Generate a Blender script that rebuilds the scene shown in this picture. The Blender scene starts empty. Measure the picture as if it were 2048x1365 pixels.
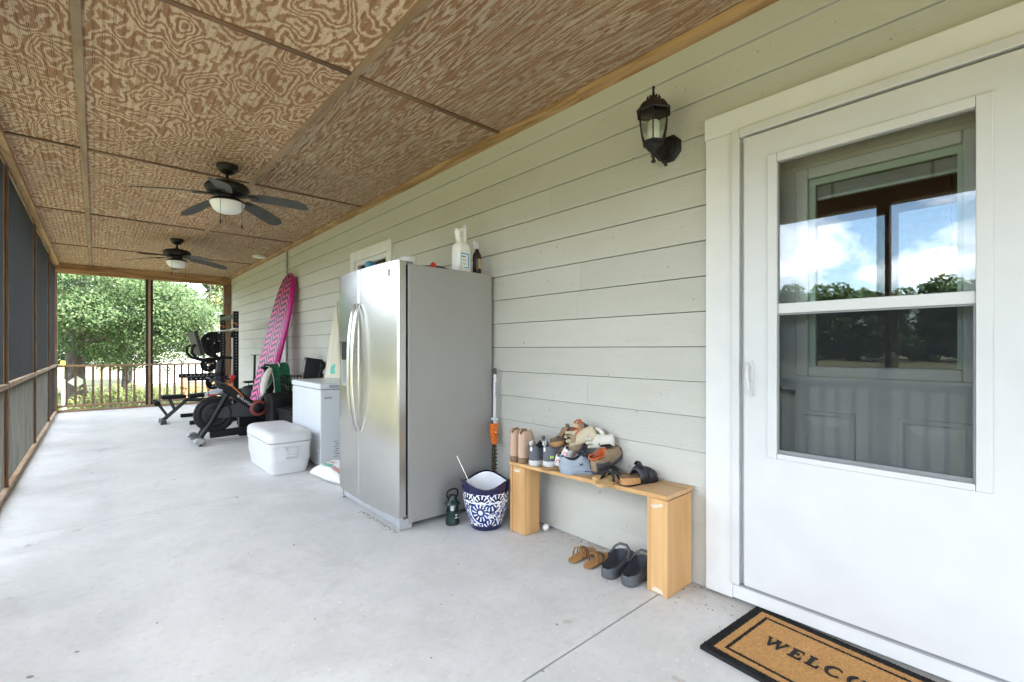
import bpy, bmesh, math, random
from mathutils import Vector, Matrix, Euler
from math import sin, cos, pi, radians, sqrt, atan2, hypot
random.seed(7)
scene = bpy.context.scene
COL = scene.collection

# ------------------------------------------------------------------ camera, sky, sun, exposure
YAW = radians(41.6)
cd = bpy.data.cameras.new('camera'); cam = bpy.data.objects.new('camera', cd); COL.objects.link(cam)
cam.location = (0, 0, 1.19)
cam.rotation_euler = (radians(90), 0, -YAW)
cd.sensor_width = 36.0
cd.lens = 36.0 * 938.0 / 2048.0
cd.shift_y = (698.0 - 682.5) / 2048.0
cd.clip_start = 0.02; cd.clip_end = 2000
scene.camera = cam

SUN_EL = radians(50); SUN_DIR = Vector((0.62, -0.78, 0)).normalized()   # horizontal direction towards the sun
world = bpy.data.worlds.new('World'); scene.world = world; world.use_nodes = True
nt = world.node_tree; nt.nodes.clear()
def wn(t, **k):
    n = nt.nodes.new(t)
    for a, b in k.items(): setattr(n, a, b)
    return n
out = wn('ShaderNodeOutputWorld'); bg = wn('ShaderNodeBackground'); bg.inputs['Strength'].default_value = 0.15
sky = wn('ShaderNodeTexSky', sky_type='NISHITA', sun_disc=False)
sky.sun_elevation = SUN_EL
sky.sun_rotation = atan2(SUN_DIR.x, SUN_DIR.y)
sky.dust_density = 1.0; sky.ozone_density = 2.0
tc = wn('ShaderNodeTexCoord'); mp = wn('ShaderNodeMapping'); mp.inputs['Scale'].default_value = (1, 1, 2.6)
nz = wn('ShaderNodeTexNoise'); nz.inputs['Scale'].default_value = 3.2; nz.inputs['Detail'].default_value = 9; nz.inputs['Roughness'].default_value = 0.58; nz.inputs['Distortion'].default_value = 0.3
rp = wn('ShaderNodeValToRGB'); rp.color_ramp.elements[0].position = 0.43; rp.color_ramp.elements[1].position = 0.58
mx = wn('ShaderNodeMix', data_type='RGBA'); mx.inputs['B'].default_value = (11.0, 11.4, 12.0, 1)
nt.links.new(tc.outputs['Generated'], mp.inputs['Vector']); nt.links.new(mp.outputs[0], nz.inputs['Vector'])
nt.links.new(nz.outputs['Fac'], rp.inputs[0]); nt.links.new(rp.outputs['Color'], mx.inputs['Factor'])
nt.links.new(sky.outputs[0], mx.inputs['A']); nt.links.new(mx.outputs['Result'], bg.inputs['Color']); nt.links.new(bg.outputs[0], out.inputs['Surface'])

sl = bpy.data.lights.new('sun', 'SUN'); sl.energy = 3.6; sl.angle = radians(0.55); sl.color = (1.0, 0.95, 0.87)
so = bpy.data.objects.new('sun', sl); COL.objects.link(so)
so.rotation_euler = Vector((-SUN_DIR.x*cos(SUN_EL), -SUN_DIR.y*cos(SUN_EL), -sin(SUN_EL))).to_track_quat('-Z', 'Y').to_euler()

scene.view_settings.view_transform = 'Standard'; scene.view_settings.look = 'None'
scene.view_settings.exposure = 2.64; scene.view_settings.gamma = 1.0
scene.cycles.use_denoising = True
scene.cycles.max_bounces = 10; scene.cycles.diffuse_bounces = 6; scene.cycles.glossy_bounces = 5
scene.cycles.transparent_max_bounces = 24; scene.cycles.transmission_bounces = 8
scene.cycles.sample_clamp_indirect = 8.0
scene.cycles.caustics_reflective = False; scene.cycles.caustics_refractive = False

# ------------------------------------------------------------------ mesh helpers
def rotz(a): return Matrix.Rotation(a, 4, 'Z')
def T(x, y, z): return Matrix.Translation((x, y, z))
class MB:
    """collects geometry for ONE mesh object"""
    def __init__(s): s.v = []; s.f = []
    def add(s, vs, fs, M=None):
        o = len(s.v)
        s.v += [tuple(M @ Vector(p)) for p in vs] if M is not None else [tuple(p) for p in vs]
        s.f += [tuple(i + o for i in f) for f in fs]
        return s
    def box(s, x0, x1, y0, y1, z0, z1, M=None):
        return s.add([(x0,y0,z0),(x1,y0,z0),(x1,y1,z0),(x0,y1,z0),(x0,y0,z1),(x1,y0,z1),(x1,y1,z1),(x0,y1,z1)],
                     [(3,2,1,0),(4,5,6,7),(0,1,5,4),(1,2,6,5),(2,3,7,6),(3,0,4,7)], M)
    def loft(s, rings, cap=True, closed=True, M=None):
        n = len(rings[0]); vs = [p for r in rings for p in r]; fs = []
        for i in range(len(rings)-1):
            for j in range(n if closed else n-1):
                k = (j+1) % n
                fs.append((i*n+j, i*n+k, (i+1)*n+k, (i+1)*n+j))
        if cap and closed:
            fs.append(tuple(range(n-1, -1, -1))); fs.append(tuple((len(rings)-1)*n+j for j in range(n)))
        return s.add(vs, fs, M)
    def lathe(s, prof, n=24, M=None, cap=False):
        rings = [[(r*cos(2*pi*j/n), r*sin(2*pi*j/n), z) for j in range(n)] for r, z in prof]
        return s.loft(rings, cap, True, M)
    def tube(s, pts, r, n=8, cap=True, flat=1.0, M=None):
        pts = [Vector(p) for p in pts]; rings = []
        rr = r if isinstance(r, (list, tuple)) else [r]*len(pts)
        up = None
        for i, p in enumerate(pts):
            a = pts[max(i-1, 0)]; b = pts[min(i+1, len(pts)-1)]
            d = (b-a).normalized()
            if up is None:
                up = Vector((0,0,1)) if abs(d.z) < 0.9 else Vector((1,0,0))
            u = d.cross(up).normalized(); w = u.cross(d).normalized(); up = w
            rings.append([tuple(p + u*cos(2*pi*j/n)*rr[i] + w*sin(2*pi*j/n)*rr[i]*flat) for j in range(n)])
        return s.loft(rings, cap, True, M)
    def prism(s, poly, ext, M=None):
        e = Vector(ext); n = len(poly); P = [Vector(p) for p in poly]
        return s.add(P + [p+e for p in P], [tuple(range(n-1,-1,-1)), tuple(range(n, 2*n))] + [(i,(i+1)%n,(i+1)%n+n,i+n) for i in range(n)], M)
    def ball(s, c, rx, ry=None, rz=None, n=14, m=9, M=None):
        ry = ry or rx; rz = rz or rx
        rings = [[(c[0]+rx*sin(pi*i/m)*cos(2*pi*j/n), c[1]+ry*sin(pi*i/m)*sin(2*pi*j/n), c[2]-rz*cos(pi*i/m)) for j in range(n)] for i in range(1, m)]
        s.loft(rings, True, True, M); return s
    def build(s, name, mat, parent=None, smooth=None, bevel=0, seg=2, M=None, sub=0, solid=0):
        me = bpy.data.meshes.new(name); me.from_pydata(s.v, [], s.f); me.update()
        bm = bmesh.new(); bm.from_mesh(me); bmesh.ops.recalc_face_normals(bm, faces=bm.faces); bm.to_mesh(me); bm.free()
        if mat is not None: me.materials.append(MAT[mat] if isinstance(mat, str) else mat)
        o = bpy.data.objects.new(name, me); COL.objects.link(o)
        if smooth is not None:
            me.polygons.foreach_set('use_smooth', [True]*len(me.polygons))
            if smooth < 180: me.set_sharp_from_angle(angle=radians(smooth))
        if solid:
            m = o.modifiers.new('solid', 'SOLIDIFY'); m.thickness = solid
        if bevel:
            m = o.modifiers.new('bevel', 'BEVEL'); m.width = bevel; m.segments = seg; m.limit_method = 'ANGLE'; m.angle_limit = radians(35)
            if smooth is None:
                me.polygons.foreach_set('use_smooth', [True]*len(me.polygons)); m.harden_normals = True
        if sub:
            m = o.modifiers.new('sub', 'SUBSURF'); m.levels = sub; m.render_levels = sub
        if parent is not None:
            o.parent = parent
            w = WORLD_OFF.get(parent.name)
            if w is not None: o.matrix_parent_inverse = w
        if M is not None: o.matrix_basis = M
        return o
WORLD_OFF = {}
def tag(o, label=None, cat=None, group=None, kind=None):
    if label: o['label'] = label
    if cat: o['category'] = cat
    if group: o['group'] = group
    if kind: o['kind'] = kind
    return o
def thing(name, label, cat, loc=(0,0,0), rot=(0,0,0), group=None, world=False, kind=None):
    o = bpy.data.objects.new(name, None); COL.objects.link(o)
    o.empty_display_size = 0.1
    o.location = loc; o.rotation_euler = rot
    tag(o, label, cat, group, kind)
    if world: WORLD_OFF[o.name] = Matrix.LocRotScale(Vector(loc), Euler(rot), None).inverted()
    return o
def link_copy(o, parent, M=None, name=None):
    c = o.copy(); COL.objects.link(c); c.parent = parent
    w = WORLD_OFF.get(parent.name) if parent is not None else None
    if w is not None: c.matrix_parent_inverse = w
    if M is not None: c.matrix_basis = M
    return c
def bez(p0, p1, p2, p3, n=10):
    P = [Vector(p) for p in (p0, p1, p2, p3)]
    return [P[0]*(1-t)**3 + P[1]*3*t*(1-t)**2 + P[2]*3*t*t*(1-t) + P[3]*t**3 for t in [i/n for i in range(n+1)]]
def lerp_tab(tab, t):
    for (a, b), (c, d) in zip(tab, tab[1:]):
        if t <= c: return b + (d-b)*(t-a)/(c-a) if c > a else d
    return tab[-1][1]

# ------------------------------------------------------------------ materials
MAT = {}
class NT:
    def __init__(s, name):
        s.m = bpy.data.materials.new(name); s.m.use_nodes = True; s.t = s.m.node_tree; s.t.nodes.clear(); MAT[name] = s.m
        s.out = s.n('ShaderNodeOutputMaterial'); s.p = s.n('ShaderNodeBsdfPrincipled'); s.l(s.p.outputs[0], s.out.inputs['Surface'])
    def n(s, t, **k):
        n = s.t.nodes.new(t)
        for a, b in k.items(): setattr(n, a, b)
        return n
    def l(s, a, b): s.t.links.new(a, b)
    def coords(s, scale=(1,1,1), kind='Object', rnd=0.0):
        c = s.n('ShaderNodeTexCoord'); m = s.n('ShaderNodeMapping'); m.inputs['Scale'].default_value = scale
        s.l(c.outputs[kind], m.inputs['Vector'])
        if rnd:
            oi = s.n('ShaderNodeObjectInfo'); mu = s.n('ShaderNodeMath', operation='MULTIPLY'); mu.inputs[1].default_value = rnd
            s.l(oi.outputs['Random'], mu.inputs[0])
            co = s.n('ShaderNodeCombineXYZ')
            for i in range(3): s.l(mu.outputs[0], co.inputs[i])
            s.l(co.outputs[0], m.inputs['Location'])
        return m.outputs[0]
    def noise(s, vec, scale=5, detail=4, rough=0.55, dist=0.0):
        n = s.n('ShaderNodeTexNoise'); n.inputs['Scale'].default_value = scale; n.inputs['Detail'].default_value = detail
        n.inputs['Roughness'].default_value = rough; n.inputs['Distortion'].default_value = dist
        s.l(vec, n.inputs['Vector']); return n.outputs['Fac']
    def ramp(s, fac, stops):
        r = s.n('ShaderNodeValToRGB'); e = r.color_ramp.elements
        while len(e) < len(stops): e.new(0.5)
        for i, (p, c) in enumerate(stops):
            e[i].position = p; e[i].color = (*c, 1) if len(c) == 3 else c
        s.l(fac, r.inputs[0]); return r.outputs['Color']
    def math(s, op, a, b=None):
        m = s.n('ShaderNodeMath', operation=op)
        for i, x in enumerate((a, b)):
            if x is None: continue
            if isinstance(x, (int, float)): m.inputs[i].default_value = x
            else: s.l(x, m.inputs[i])
        return m.outputs[0]
    def mix(s, f, a, b, blend='MIX'):
        m = s.n('ShaderNodeMix', data_type='RGBA', blend_type=blend)
        for k, x in (('Factor', f), ('A', a), ('B', b)):
            if isinstance(x, (int, float)): m.inputs[k].default_value = x
            elif isinstance(x, tuple): m.inputs[k].default_value = (*x, 1)
            else: s.l(x, m.inputs[k])
        return m.outputs['Result']
    def bump(s, h, strength=0.3, dist=0.002):
        b = s.n('ShaderNodeBump'); b.inputs['Strength'].default_value = strength; b.inputs['Distance'].default_value = dist
        s.l(h, b.inputs['Height']); s.l(b.outputs[0], s.p.inputs['Normal']); return b
    def set(s, color=None, rough=None, metal=None, **k):
        for key, v in (('Base Color', color), ('Roughness', rough), ('Metallic', metal)):
            if v is None: continue
            if isinstance(v, (int, float)): s.p.inputs[key].default_value = v
            elif isinstance(v, tuple): s.p.inputs[key].default_value = (*v, 1)
            else: s.l(v, s.p.inputs[key])
        for key, v in k.items(): s.p.inputs[key.replace('_', ' ')].default_value = v
        return s
def plain(name, c, rough=0.5, metal=0.0, var=0.10, scale=18, bump=0.0, bscale=60, bdist=0.001, **k):
    m = NT(name); co = m.coords(rnd=20)
    n = m.noise(co, scale, 5)
    lo = tuple(x*(1-var) for x in c); hi = tuple(min(1, x*(1+var)) for x in c)
    m.set(m.ramp(n, [(0.3, lo), (0.7, hi)]), rough, metal, **k)
    if bump: m.bump(m.noise(co, bscale, 4), bump, bdist)
    return m
def wood(name, light, dark, axis='Y', rough=0.6, ring=26.0, stretch=0.10, knots=True, grey=None):
    m = NT(name)
    sc = [1.0, 1.0, 1.0]; sc['XYZ'.index(axis)] = stretch
    co = m.coords(tuple(sc), rnd=30)
    n = m.noise(co, 7, 3, 0.5, 0.4)
    s = m.math('SINE', m.math('MULTIPLY', n, ring*2))
    s = m.math('ADD', m.math('MULTIPLY', s, 0.5), 0.5)
    fine = m.noise(m.coords(tuple(90*x if x == 1.0 else 5 for x in sc), rnd=9), 2, 3)
    f = m.math('ADD', m.math('MULTIPLY', s, 0.65), m.math('MULTIPLY', fine, 0.45))
    col = m.ramp(f, [(0.2, light), (0.9, dark)])
    big = m.noise(m.coords((1.5,1.5,1.5), rnd=13), 2, 3)
    if grey is not None: col = m.mix(m.ramp(big, [(0.45, (0,0,0)), (0.7, (1,1,1))]), col, grey)
    m.set(col, rough); m.bump(f, 0.25, 0.001)
    return m

# weathered grooved plywood of the ceiling: contour lines of a stretched noise
def plywood(name, sx, sy, freq, light, dark, seed):
    m = NT(name)
    co = m.coords((sx, sy, 1), rnd=40 + seed)
    wob = m.noise(m.coords((34, 12, 1), rnd=17), 2.2, 4, 0.7)
    n1 = m.noise(co, 1.0, 1.6, 0.45, 0.15)
    n2 = m.noise(m.coords((sx*5, sy*5, 1), rnd=11+seed), 1.0, 2.0, 0.5)
    ph = m.math('ADD', m.math('MULTIPLY', n1, freq), m.math('MULTIPLY', n2, 7.0))
    ph = m.math('ADD', ph, m.math('MULTIPLY', wob, 6.5))
    s = m.math('SINE', ph)
    fine = m.noise(m.coords((120, 14, 1), rnd=5), 2.0, 2)
    s2 = m.math('ADD', s, m.math('MULTIPLY', m.math('SUBTRACT', fine, 0.5), 0.9))
    f = m.ramp(s2, [(0.0, (0,0,0)), (0.30, (1,1,1))])
    f2 = m.ramp(m.math('ADD', m.math('MULTIPLY', s2, 0.5), 0.5), [(0.50, (0,0,0)), (0.63, (1,1,1))])
    dirt = m.noise(m.coords((1.1, 0.7, 1), rnd=8), 1.6, 4)
    lt = m.mix(m.ramp(dirt, [(0.35, (0,0,0)), (0.7, (1,1,1))]), light, tuple(x*0.80 for x in light))
    dk = m.mix(m.noise(m.coords((5, 2, 1), rnd=3), 2, 2), dark, (dark[0]*1.35, dark[1]*1.25, dark[2]*1.1))
    m.set(m.mix(f2, dk, lt), 0.8)
    m.bump(f2, 0.25, 0.0015)
plywood('ply_swirl', 4.8, 2.6, 100, (0.66, 0.495, 0.345), (0.30, 0.170, 0.098), 0)
plywood('ply_grain', 11.5, 1.05, 88, (0.48, 0.37, 0.265), (0.245, 0.142, 0.083), 7)

def siding():
    m = NT('siding')
    co = m.coords((1, 1, 1), rnd=25)
    n = m.noise(m.coords((1, 1.6, 26), rnd=25), 3.0, 3, 0.5, 0.9)
    s = m.math('SINE', m.math('MULTIPLY', n, 46))
    blot = m.noise(m.coords((1,1,1), kind='Generated'), 3, 4)
    w = m.noise(co, 1.2, 4)
    col = m.ramp(w, [(0.3, (0.495, 0.485, 0.42)), (0.7, (0.53, 0.52, 0.455))])
    sp = m.noise(co, 34, 2, 0.5)
    spk = m.ramp(sp, [(0.725, (0,0,0)), (0.745, (1,1,1))])
    col = m.mix(m.math('MULTIPLY', spk, 0.6), col, (0.16, 0.14, 0.10))
    oi = m.n('ShaderNodeObjectInfo')
    col = m.mix(m.math('MULTIPLY', oi.outputs['Random'], 0.16), col, (0.36, 0.36, 0.32))
    big = m.noise(m.coords((1, 0.5, 2), rnd=3), 2.4, 5, 0.7)
    col = m.mix(m.ramp(big, [(0.52, (0,0,0)), (0.75, (0.22,0.22,0.22))]), col, (0.33, 0.31, 0.25))
    m.set(col, 0.6)
    m.bump(s, 0.26, 0.0012)
siding()

def concrete():
    m = NT('concrete')
    co = m.coords(kind='Object')
    a = m.noise(co, 0.55, 6, 0.6, 0.4); b = m.noise(co, 3.2, 6, 0.65); c = m.noise(co, 70, 3)
    col = m.ramp(a, [(0.3, (0.55, 0.555, 0.535)), (0.7, (0.71, 0.71, 0.685))])
    col = m.mix(m.ramp(b, [(0.40, (0,0,0)), (0.72, (0.6,0.6,0.6))]), col, (0.80, 0.79, 0.77))
    col = m.mix(m.ramp(m.noise(m.coords((1,1,1)), 1.7, 7, 0.72, 0.8), [(0.50, (0,0,0)), (0.70, (0.45,0.45,0.45))]), col, (0.46, 0.46, 0.435))
    col = m.mix(m.ramp(m.noise(co, 46, 2, 0.5), [(0.66, (0,0,0)), (0.74, (0.7,0.7,0.7))]), col, (0.85, 0.85, 0.83))
    col = m.mix(m.ramp(m.noise(co, 7.5, 2, 0.4), [(0.735, (0,0,0)), (0.76, (0.45,0.45,0.45))]), col, (0.36, 0.31, 0.24))
    col = m.mix(m.ramp(m.noise(m.coords((1,1,1)), 12.5, 1, 0.4, 0.2), [(0.79, (0,0,0)), (0.80, (0.8,0.8,0.8))]), col, (0.12, 0.10, 0.08))
    col = m.mix(m.ramp(m.noise(m.coords((1.3,0.8,1)), 1.4, 5, 0.7, 1.0), [(0.60, (0,0,0)), (0.72, (0.35,0.35,0.35))]), col, (0.40, 0.385, 0.36))
    col = m.mix(m.ramp(m.noise(co, 24, 4, 0.7), [(0.50, (0,0,0)), (0.72, (0.30,0.30,0.30))]), col, (0.42, 0.42, 0.39))
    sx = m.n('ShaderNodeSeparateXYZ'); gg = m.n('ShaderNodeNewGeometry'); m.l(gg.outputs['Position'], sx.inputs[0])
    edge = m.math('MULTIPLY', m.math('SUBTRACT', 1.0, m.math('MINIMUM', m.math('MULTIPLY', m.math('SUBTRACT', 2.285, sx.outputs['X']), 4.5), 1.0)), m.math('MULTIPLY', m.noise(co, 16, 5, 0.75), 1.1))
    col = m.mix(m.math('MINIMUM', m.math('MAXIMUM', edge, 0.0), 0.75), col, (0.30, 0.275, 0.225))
    col = m.mix(m.math('MULTIPLY', c, 0.20), col, (0.36, 0.36, 0.34))
    m.set(col, m.ramp(b, [(0.3, (0.42,)*3), (0.7, (0.62,)*3)]))
    m.bump(m.math('ADD', m.math('MULTIPLY', b, 1.0), m.math('MULTIPLY', c, 0.35)), 0.10, 0.004)
concrete()

plain('white_paint', (0.61, 0.61, 0.60), 0.38, var=0.03, scale=5, bump=0.05, bscale=40)
plain('white_board', (0.68, 0.675, 0.65), 0.5, var=0.04, scale=7, bump=0.12, bscale=30)
plain('white_enamel', (0.66, 0.685, 0.70), 0.28, var=0.02, scale=4)
plain('white_plastic', (0.62, 0.62, 0.62), 0.42, var=0.025, scale=9, bump=0.04, bscale=200)
plain('grey_plastic', (0.22, 0.225, 0.23), 0.5)
plain('mid_grey', (0.35, 0.355, 0.36), 0.5)
plain('black_plastic', (0.006, 0.006, 0.007), 0.42, Specular_IOR_Level=0.3)
plain('black_matte', (0.005, 0.005, 0.0055), 0.65, Specular_IOR_Level=0.25)
plain('black_rubber', (0.008, 0.008, 0.009), 0.75, Specular_IOR_Level=0.25, bump=0.2, bscale=150)
plain('black_metal', (0.006, 0.006, 0.007), 0.38, Specular_IOR_Level=0.3)
plain('dark_steel', (0.035, 0.038, 0.044), 0.45)
plain('bronze', (0.011, 0.0095, 0.0075), 0.45, var=0.3, Specular_IOR_Level=0.35)
plain('lantern_metal', (0.008, 0.007, 0.006), 0.5, var=0.4, Specular_IOR_Level=0.35)
plain('chrome', (0.60, 0.58, 0.54), 0.25, metal=1.0)
plain('frosted', (0.82, 0.82, 0.78), 0.3, var=0.03, Subsurface_Weight=0.0)
plain('orange_plastic', (0.75, 0.16, 0.015), 0.4)
plain('red_plastic', (0.60, 0.025, 0.02), 0.4)
plain('orange_cord', (0.75, 0.22, 0.05), 0.6)
plain('grout_grey', (0.20, 0.20, 0.20), 0.9)
wood('post_wood', (0.235, 0.125, 0.055), (0.125, 0.065, 0.03), 'Z', grey=(0.17, 0.125, 0.085))
wood('rail_wood', (0.42, 0.27, 0.14), (0.25, 0.15, 0.08), 'Y', grey=(0.36, 0.29, 0.21))
plain('dark_post', (0.035, 0.024, 0.015), 0.8, var=0.3)
wood('rail_wood_x', (0.42, 0.26, 0.13), (0.24, 0.14, 0.07), 'X', grey=(0.30, 0.23, 0.16))
wood('beam_wood', (0.46, 0.265, 0.115), (0.24, 0.12, 0.05), 'X', ring=14)
wood('trim_wood', (0.50, 0.315, 0.15), (0.29, 0.16, 0.065), 'Y', ring=17)
wood('batten_wood', (0.42, 0.285, 0.16), (0.25, 0.155, 0.08), 'Y', ring=9, grey=(0.33, 0.24, 0.155))
wood('batten_dark', (0.22, 0.12, 0.06), (0.10, 0.055, 0.03), 'X', ring=9)
wood('bench_wood', (0.67, 0.41, 0.18), (0.54, 0.30, 0.115), 'Z', ring=7, rough=0.4)
wood('bench_top_wood', (0.60, 0.38, 0.19), (0.42, 0.25, 0.115), 'Y', ring=9, rough=0.5)
wood('garden_wood', (0.42, 0.22, 0.10), (0.26, 0.12, 0.05), 'X')

def steel():
    m = NT('stainless')
    n = m.noise(m.coords((1, 700, 2.0)), 1.0, 2)
    sm = m.noise(m.coords((1, 1.6, 1.2)), 1.6, 4, 0.55)
    m.set(m.ramp(sm, [(0.3, (0.55, 0.545, 0.53)), (0.7, (0.60, 0.595, 0.58))]), m.math('ADD', m.math('MULTIPLY', sm, 0.05), m.math('ADD', m.math('MULTIPLY', n, 0.05), 0.19)), 1.0)
    m.p.inputs['Anisotropic'].default_value = 0.4
steel()
m = NT('fridge_side'); co = m.coords()
m.set(m.ramp(m.noise(co, 1.5, 4), [(0.3, (0.295, 0.29, 0.272)), (0.7, (0.325, 0.318, 0.30))]), 0.42, 0.15); m.bump(m.noise(co, 420, 2), 0.08, 0.0006)

def glass(name, tint=(1,1,1), ior=1.5, gain=1.0, rough=0.0):
    m = NT(name); m.t.nodes.remove(m.p)
    tr = m.n('ShaderNodeBsdfTransparent'); tr.inputs[0].default_value = (*tint, 1)
    gl = m.n('ShaderNodeBsdfGlossy'); gl.inputs['Roughness'].default_value = rough
    fr = m.n('ShaderNodeFresnel'); fr.inputs['IOR'].default_value = ior
    mxs = m.n('ShaderNodeMixShader')
    f = m.math('MINIMUM', m.math('MULTIPLY', fr.outputs[0], gain), 1.0)
    m.l(f, mxs.inputs[0]); m.l(tr.outputs[0], mxs.inputs[1]); m.l(gl.outputs[0], mxs.inputs[2]); m.l(mxs.outputs[0], m.out.inputs['Surface'])
glass('window_glass', (0.97, 0.99, 0.98), 1.52, 1.8)
glass('screened_glass', (0.97, 0.99, 0.98), 1.5, 0.8)
glass('lamp_glass', (0.80, 0.84, 0.80), 1.45, 1.3, 0.05)
glass('lantern_clear', (0.85, 0.88, 0.88), 1.45, 1.4, 0.03)
m = NT('insect_screen'); m.t.nodes.remove(m.p)
tr = m.n('ShaderNodeBsdfTransparent'); df = m.n('ShaderNodeBsdfDiffuse'); df.inputs[0].default_value = (0.03, 0.033, 0.036, 1)
mxs = m.n('ShaderNodeMixShader'); mxs.inputs[0].default_value = 0.46
m.l(tr.outputs[0], mxs.inputs[1]); m.l(df.outputs[0], mxs.inputs[2]); m.l(mxs.outputs[0], m.out.inputs['Surface'])
m = NT('screen_strand'); co = m.coords(kind='Object')
dirt = m.noise(m.coords((1, 3, 0.8)), 1.6, 5, 0.65, 0.6)
m.set(m.ramp(dirt, [(0.35, (0.0085, 0.0092, 0.0102)), (0.75, (0.025, 0.025, 0.0255))]), 0.7)
m = NT('dusty_strand'); co = m.coords(kind='Object')
dirt = m.noise(m.coords((1, 3.4, 0.8)), 2.0, 6, 0.7, 0.9)
m.set(m.ramp(dirt, [(0.35, (0.075, 0.072, 0.062)), (0.60, (0.14, 0.13, 0.105)), (0.80, (0.26, 0.23, 0.18))]), 0.8)

def foliage(name, a, b, c, trans=0.28):
    m = NT(name); g = m.n('ShaderNodeNewGeometry')
    col = m.ramp(g.outputs['Random Per Island'], [(0.0, a), (0.5, b), (1.0, c)])
    clump = m.noise(m.coords(), 0.9, 3)
    col = m.mix(m.ramp(clump, [(0.35, (0,0,0)), (0.7, (0.6,0.6,0.6))]), col, tuple(x*1.35 for x in b))
    m.set(col, 0.5, Specular_IOR_Level=0.25)
    tl = m.n('ShaderNodeBsdfTranslucent'); m.l(m.mix(1.0, col, (1.3, 1.35, 0.6), 'MULTIPLY'), tl.inputs[0])
    ms = m.n('ShaderNodeMixShader'); ms.inputs[0].default_value = trans
    m.l(m.p.outputs[0], ms.inputs[1]); m.l(tl.outputs[0], ms.inputs[2]); m.l(ms.outputs[0], m.out.inputs['Surface'])
foliage('leaf_main', (0.024, 0.054, 0.020), (0.062, 0.108, 0.040), (0.175, 0.22, 0.10))  # highlights put into the palest leaf colour
foliage('leaf_pale', (0.16, 0.17, 0.08), (0.22, 0.22, 0.10), (0.26, 0.24, 0.12))
foliage('leaf_shrub', (0.07, 0.10, 0.035), (0.12, 0.15, 0.05), (0.20, 0.20, 0.08))
foliage('leaf_far', (0.035, 0.06, 0.024), (0.05, 0.085, 0.032), (0.07, 0.105, 0.04))
plain('bark', (0.075, 0.065, 0.055), 0.9, var=0.35, scale=9, bump=0.8, bscale=14, bdist=0.03)
m = NT('grass'); co = m.coords()
m.set(m.mix(m.ramp(m.noise(co, 0.25, 5), [(0.35, (0,0,0)), (0.65, (1,1,1))]), m.ramp(m.noise(co, 14, 5), [(0.3, (0.095, 0.115, 0.045)), (0.7, (0.155, 0.165, 0.075))]), (0.205, 0.195, 0.115)), 0.9)
m.bump(m.noise(co, 30, 4), 0.6, 0.04)
# ================================================================== structure of the porch
W = 2.285; LX = -0.56; CZ = 2.78; Y0 = -6.0; Y1 = 12.15
gr = MB().add([(-400,-400,-0.5),(400,-400,-0.5),(400,400,-0.5),(-400,400,-0.5)], [(0,1,2,3)]).build('ground', 'grass'); tag(gr, kind='structure')
fl = thing('porch_floor', None, None, (0.8, 3, 0), kind='structure', world=True)
ys = [Y0-0.1, -4.9, -1.85, 1.23, 4.30, 7.36, 10.42, Y1+0.12]
for a, b in zip(ys, ys[1:]):
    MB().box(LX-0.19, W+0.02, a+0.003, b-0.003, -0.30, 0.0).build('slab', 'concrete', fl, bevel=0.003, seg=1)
MB().box(LX-0.15, W, Y0, Y1+0.05, -0.5, -0.012).build('slab_base', 'grout_grey', fl)
# small litter lying on the floor is part of the concrete material; ceiling next
ce = thing('ceiling', None, None, (0.8, 3, CZ), kind='structure', world=True)
cx = [LX-0.02, -0.07, 1.12, W]; cy = [Y0, -4.56, -2.16, 0.24, 2.64, 5.03, 7.42, 9.83, Y1]
def panel_mesh(x0, x1, y0, y1):
    xs = []; x = x0
    prof = [(x0, 0.0)]
    k = 0
    while x0 + 0.02 + k*0.0385 < x1 - 0.012:
        g = x0 + 0.02 + k*0.0385
        prof += [(g-0.0020, 0), (g-0.0006, 0.0035), (g+0.0006, 0.0035), (g+0.0020, 0), (g+0.0055, 0), (g+0.0069, 0.0035), (g+0.0081, 0.0035), (g+0.0095, 0)]
        k += 1
    prof.append((x1, 0.0))
    b = MB(); n = len(prof)
    b.add([(x - (x0+x1)/2, -(y1-y0)/2, z) for x, z in prof] + [(x - (x0+x1)/2, (y1-y0)/2, z) for x, z in prof],
          [(i, i+1, i+1+n, i+n) for i in range(n-1)])
    return b
for ci in range(3):
    for yi in range(len(cy)-1):
        x0, x1, y0, y1 = cx[ci], cx[ci+1], cy[yi], cy[yi+1]
        panel_mesh(x0, x1, y0, y1).build('ceiling_panel', 'ply_grain' if ci == 2 else 'ply_swirl', ce, M=T((x0+x1)/2, (y0+y1)/2, CZ))
for x in (-0.07, 1.12):
    for y0, y1 in ((Y0, 2.2), (2.2, 7.1), (7.1, Y1)):
        MB().box(x-0.021, x+0.021, y0+0.001, y1-0.001, CZ-0.014, CZ+0.004).build('batten', 'batten_wood', ce, bevel=0.003)
for y in cy[1:-1]:
    for x0, x1 in ((LX, -0.092), (-0.048, 1.098), (1.142, W-0.075)):
        MB().box(x0, x1, y-0.016, y+0.016, CZ-0.011, CZ+0.004).build('cross_batten', 'batten_dark', ce, bevel=0.003)
for y0, y1 in ((Y0, -2.4), (-2.4, 1.9), (1.9, 6.4), (6.4, Y1-0.1)):
    MB().box(W-0.072, W-0.001, y0, y1-0.002, CZ-0.036, CZ-0.001).build('wall_trim', 'trim_wood', ce, bevel=0.003)
    MB().box(LX+0.001, LX+0.06, y0, y1-0.002, CZ-0.045, CZ-0.001).build('screen_trim', 'trim_wood', ce, bevel=0.003)
rf = MB().box(-1.05, W+9, Y0-0.3, Y1+0.35, CZ+0.05, CZ+0.35).build('porch_roof', 'batten_wood'); tag(rf, kind='structure')
sf = MB().box(-1.05, LX-0.11, Y0-0.3, Y1+0.35, CZ-0.02, CZ+0.05).build('soffit', 'white_board'); tag(sf, kind='structure')

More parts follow.
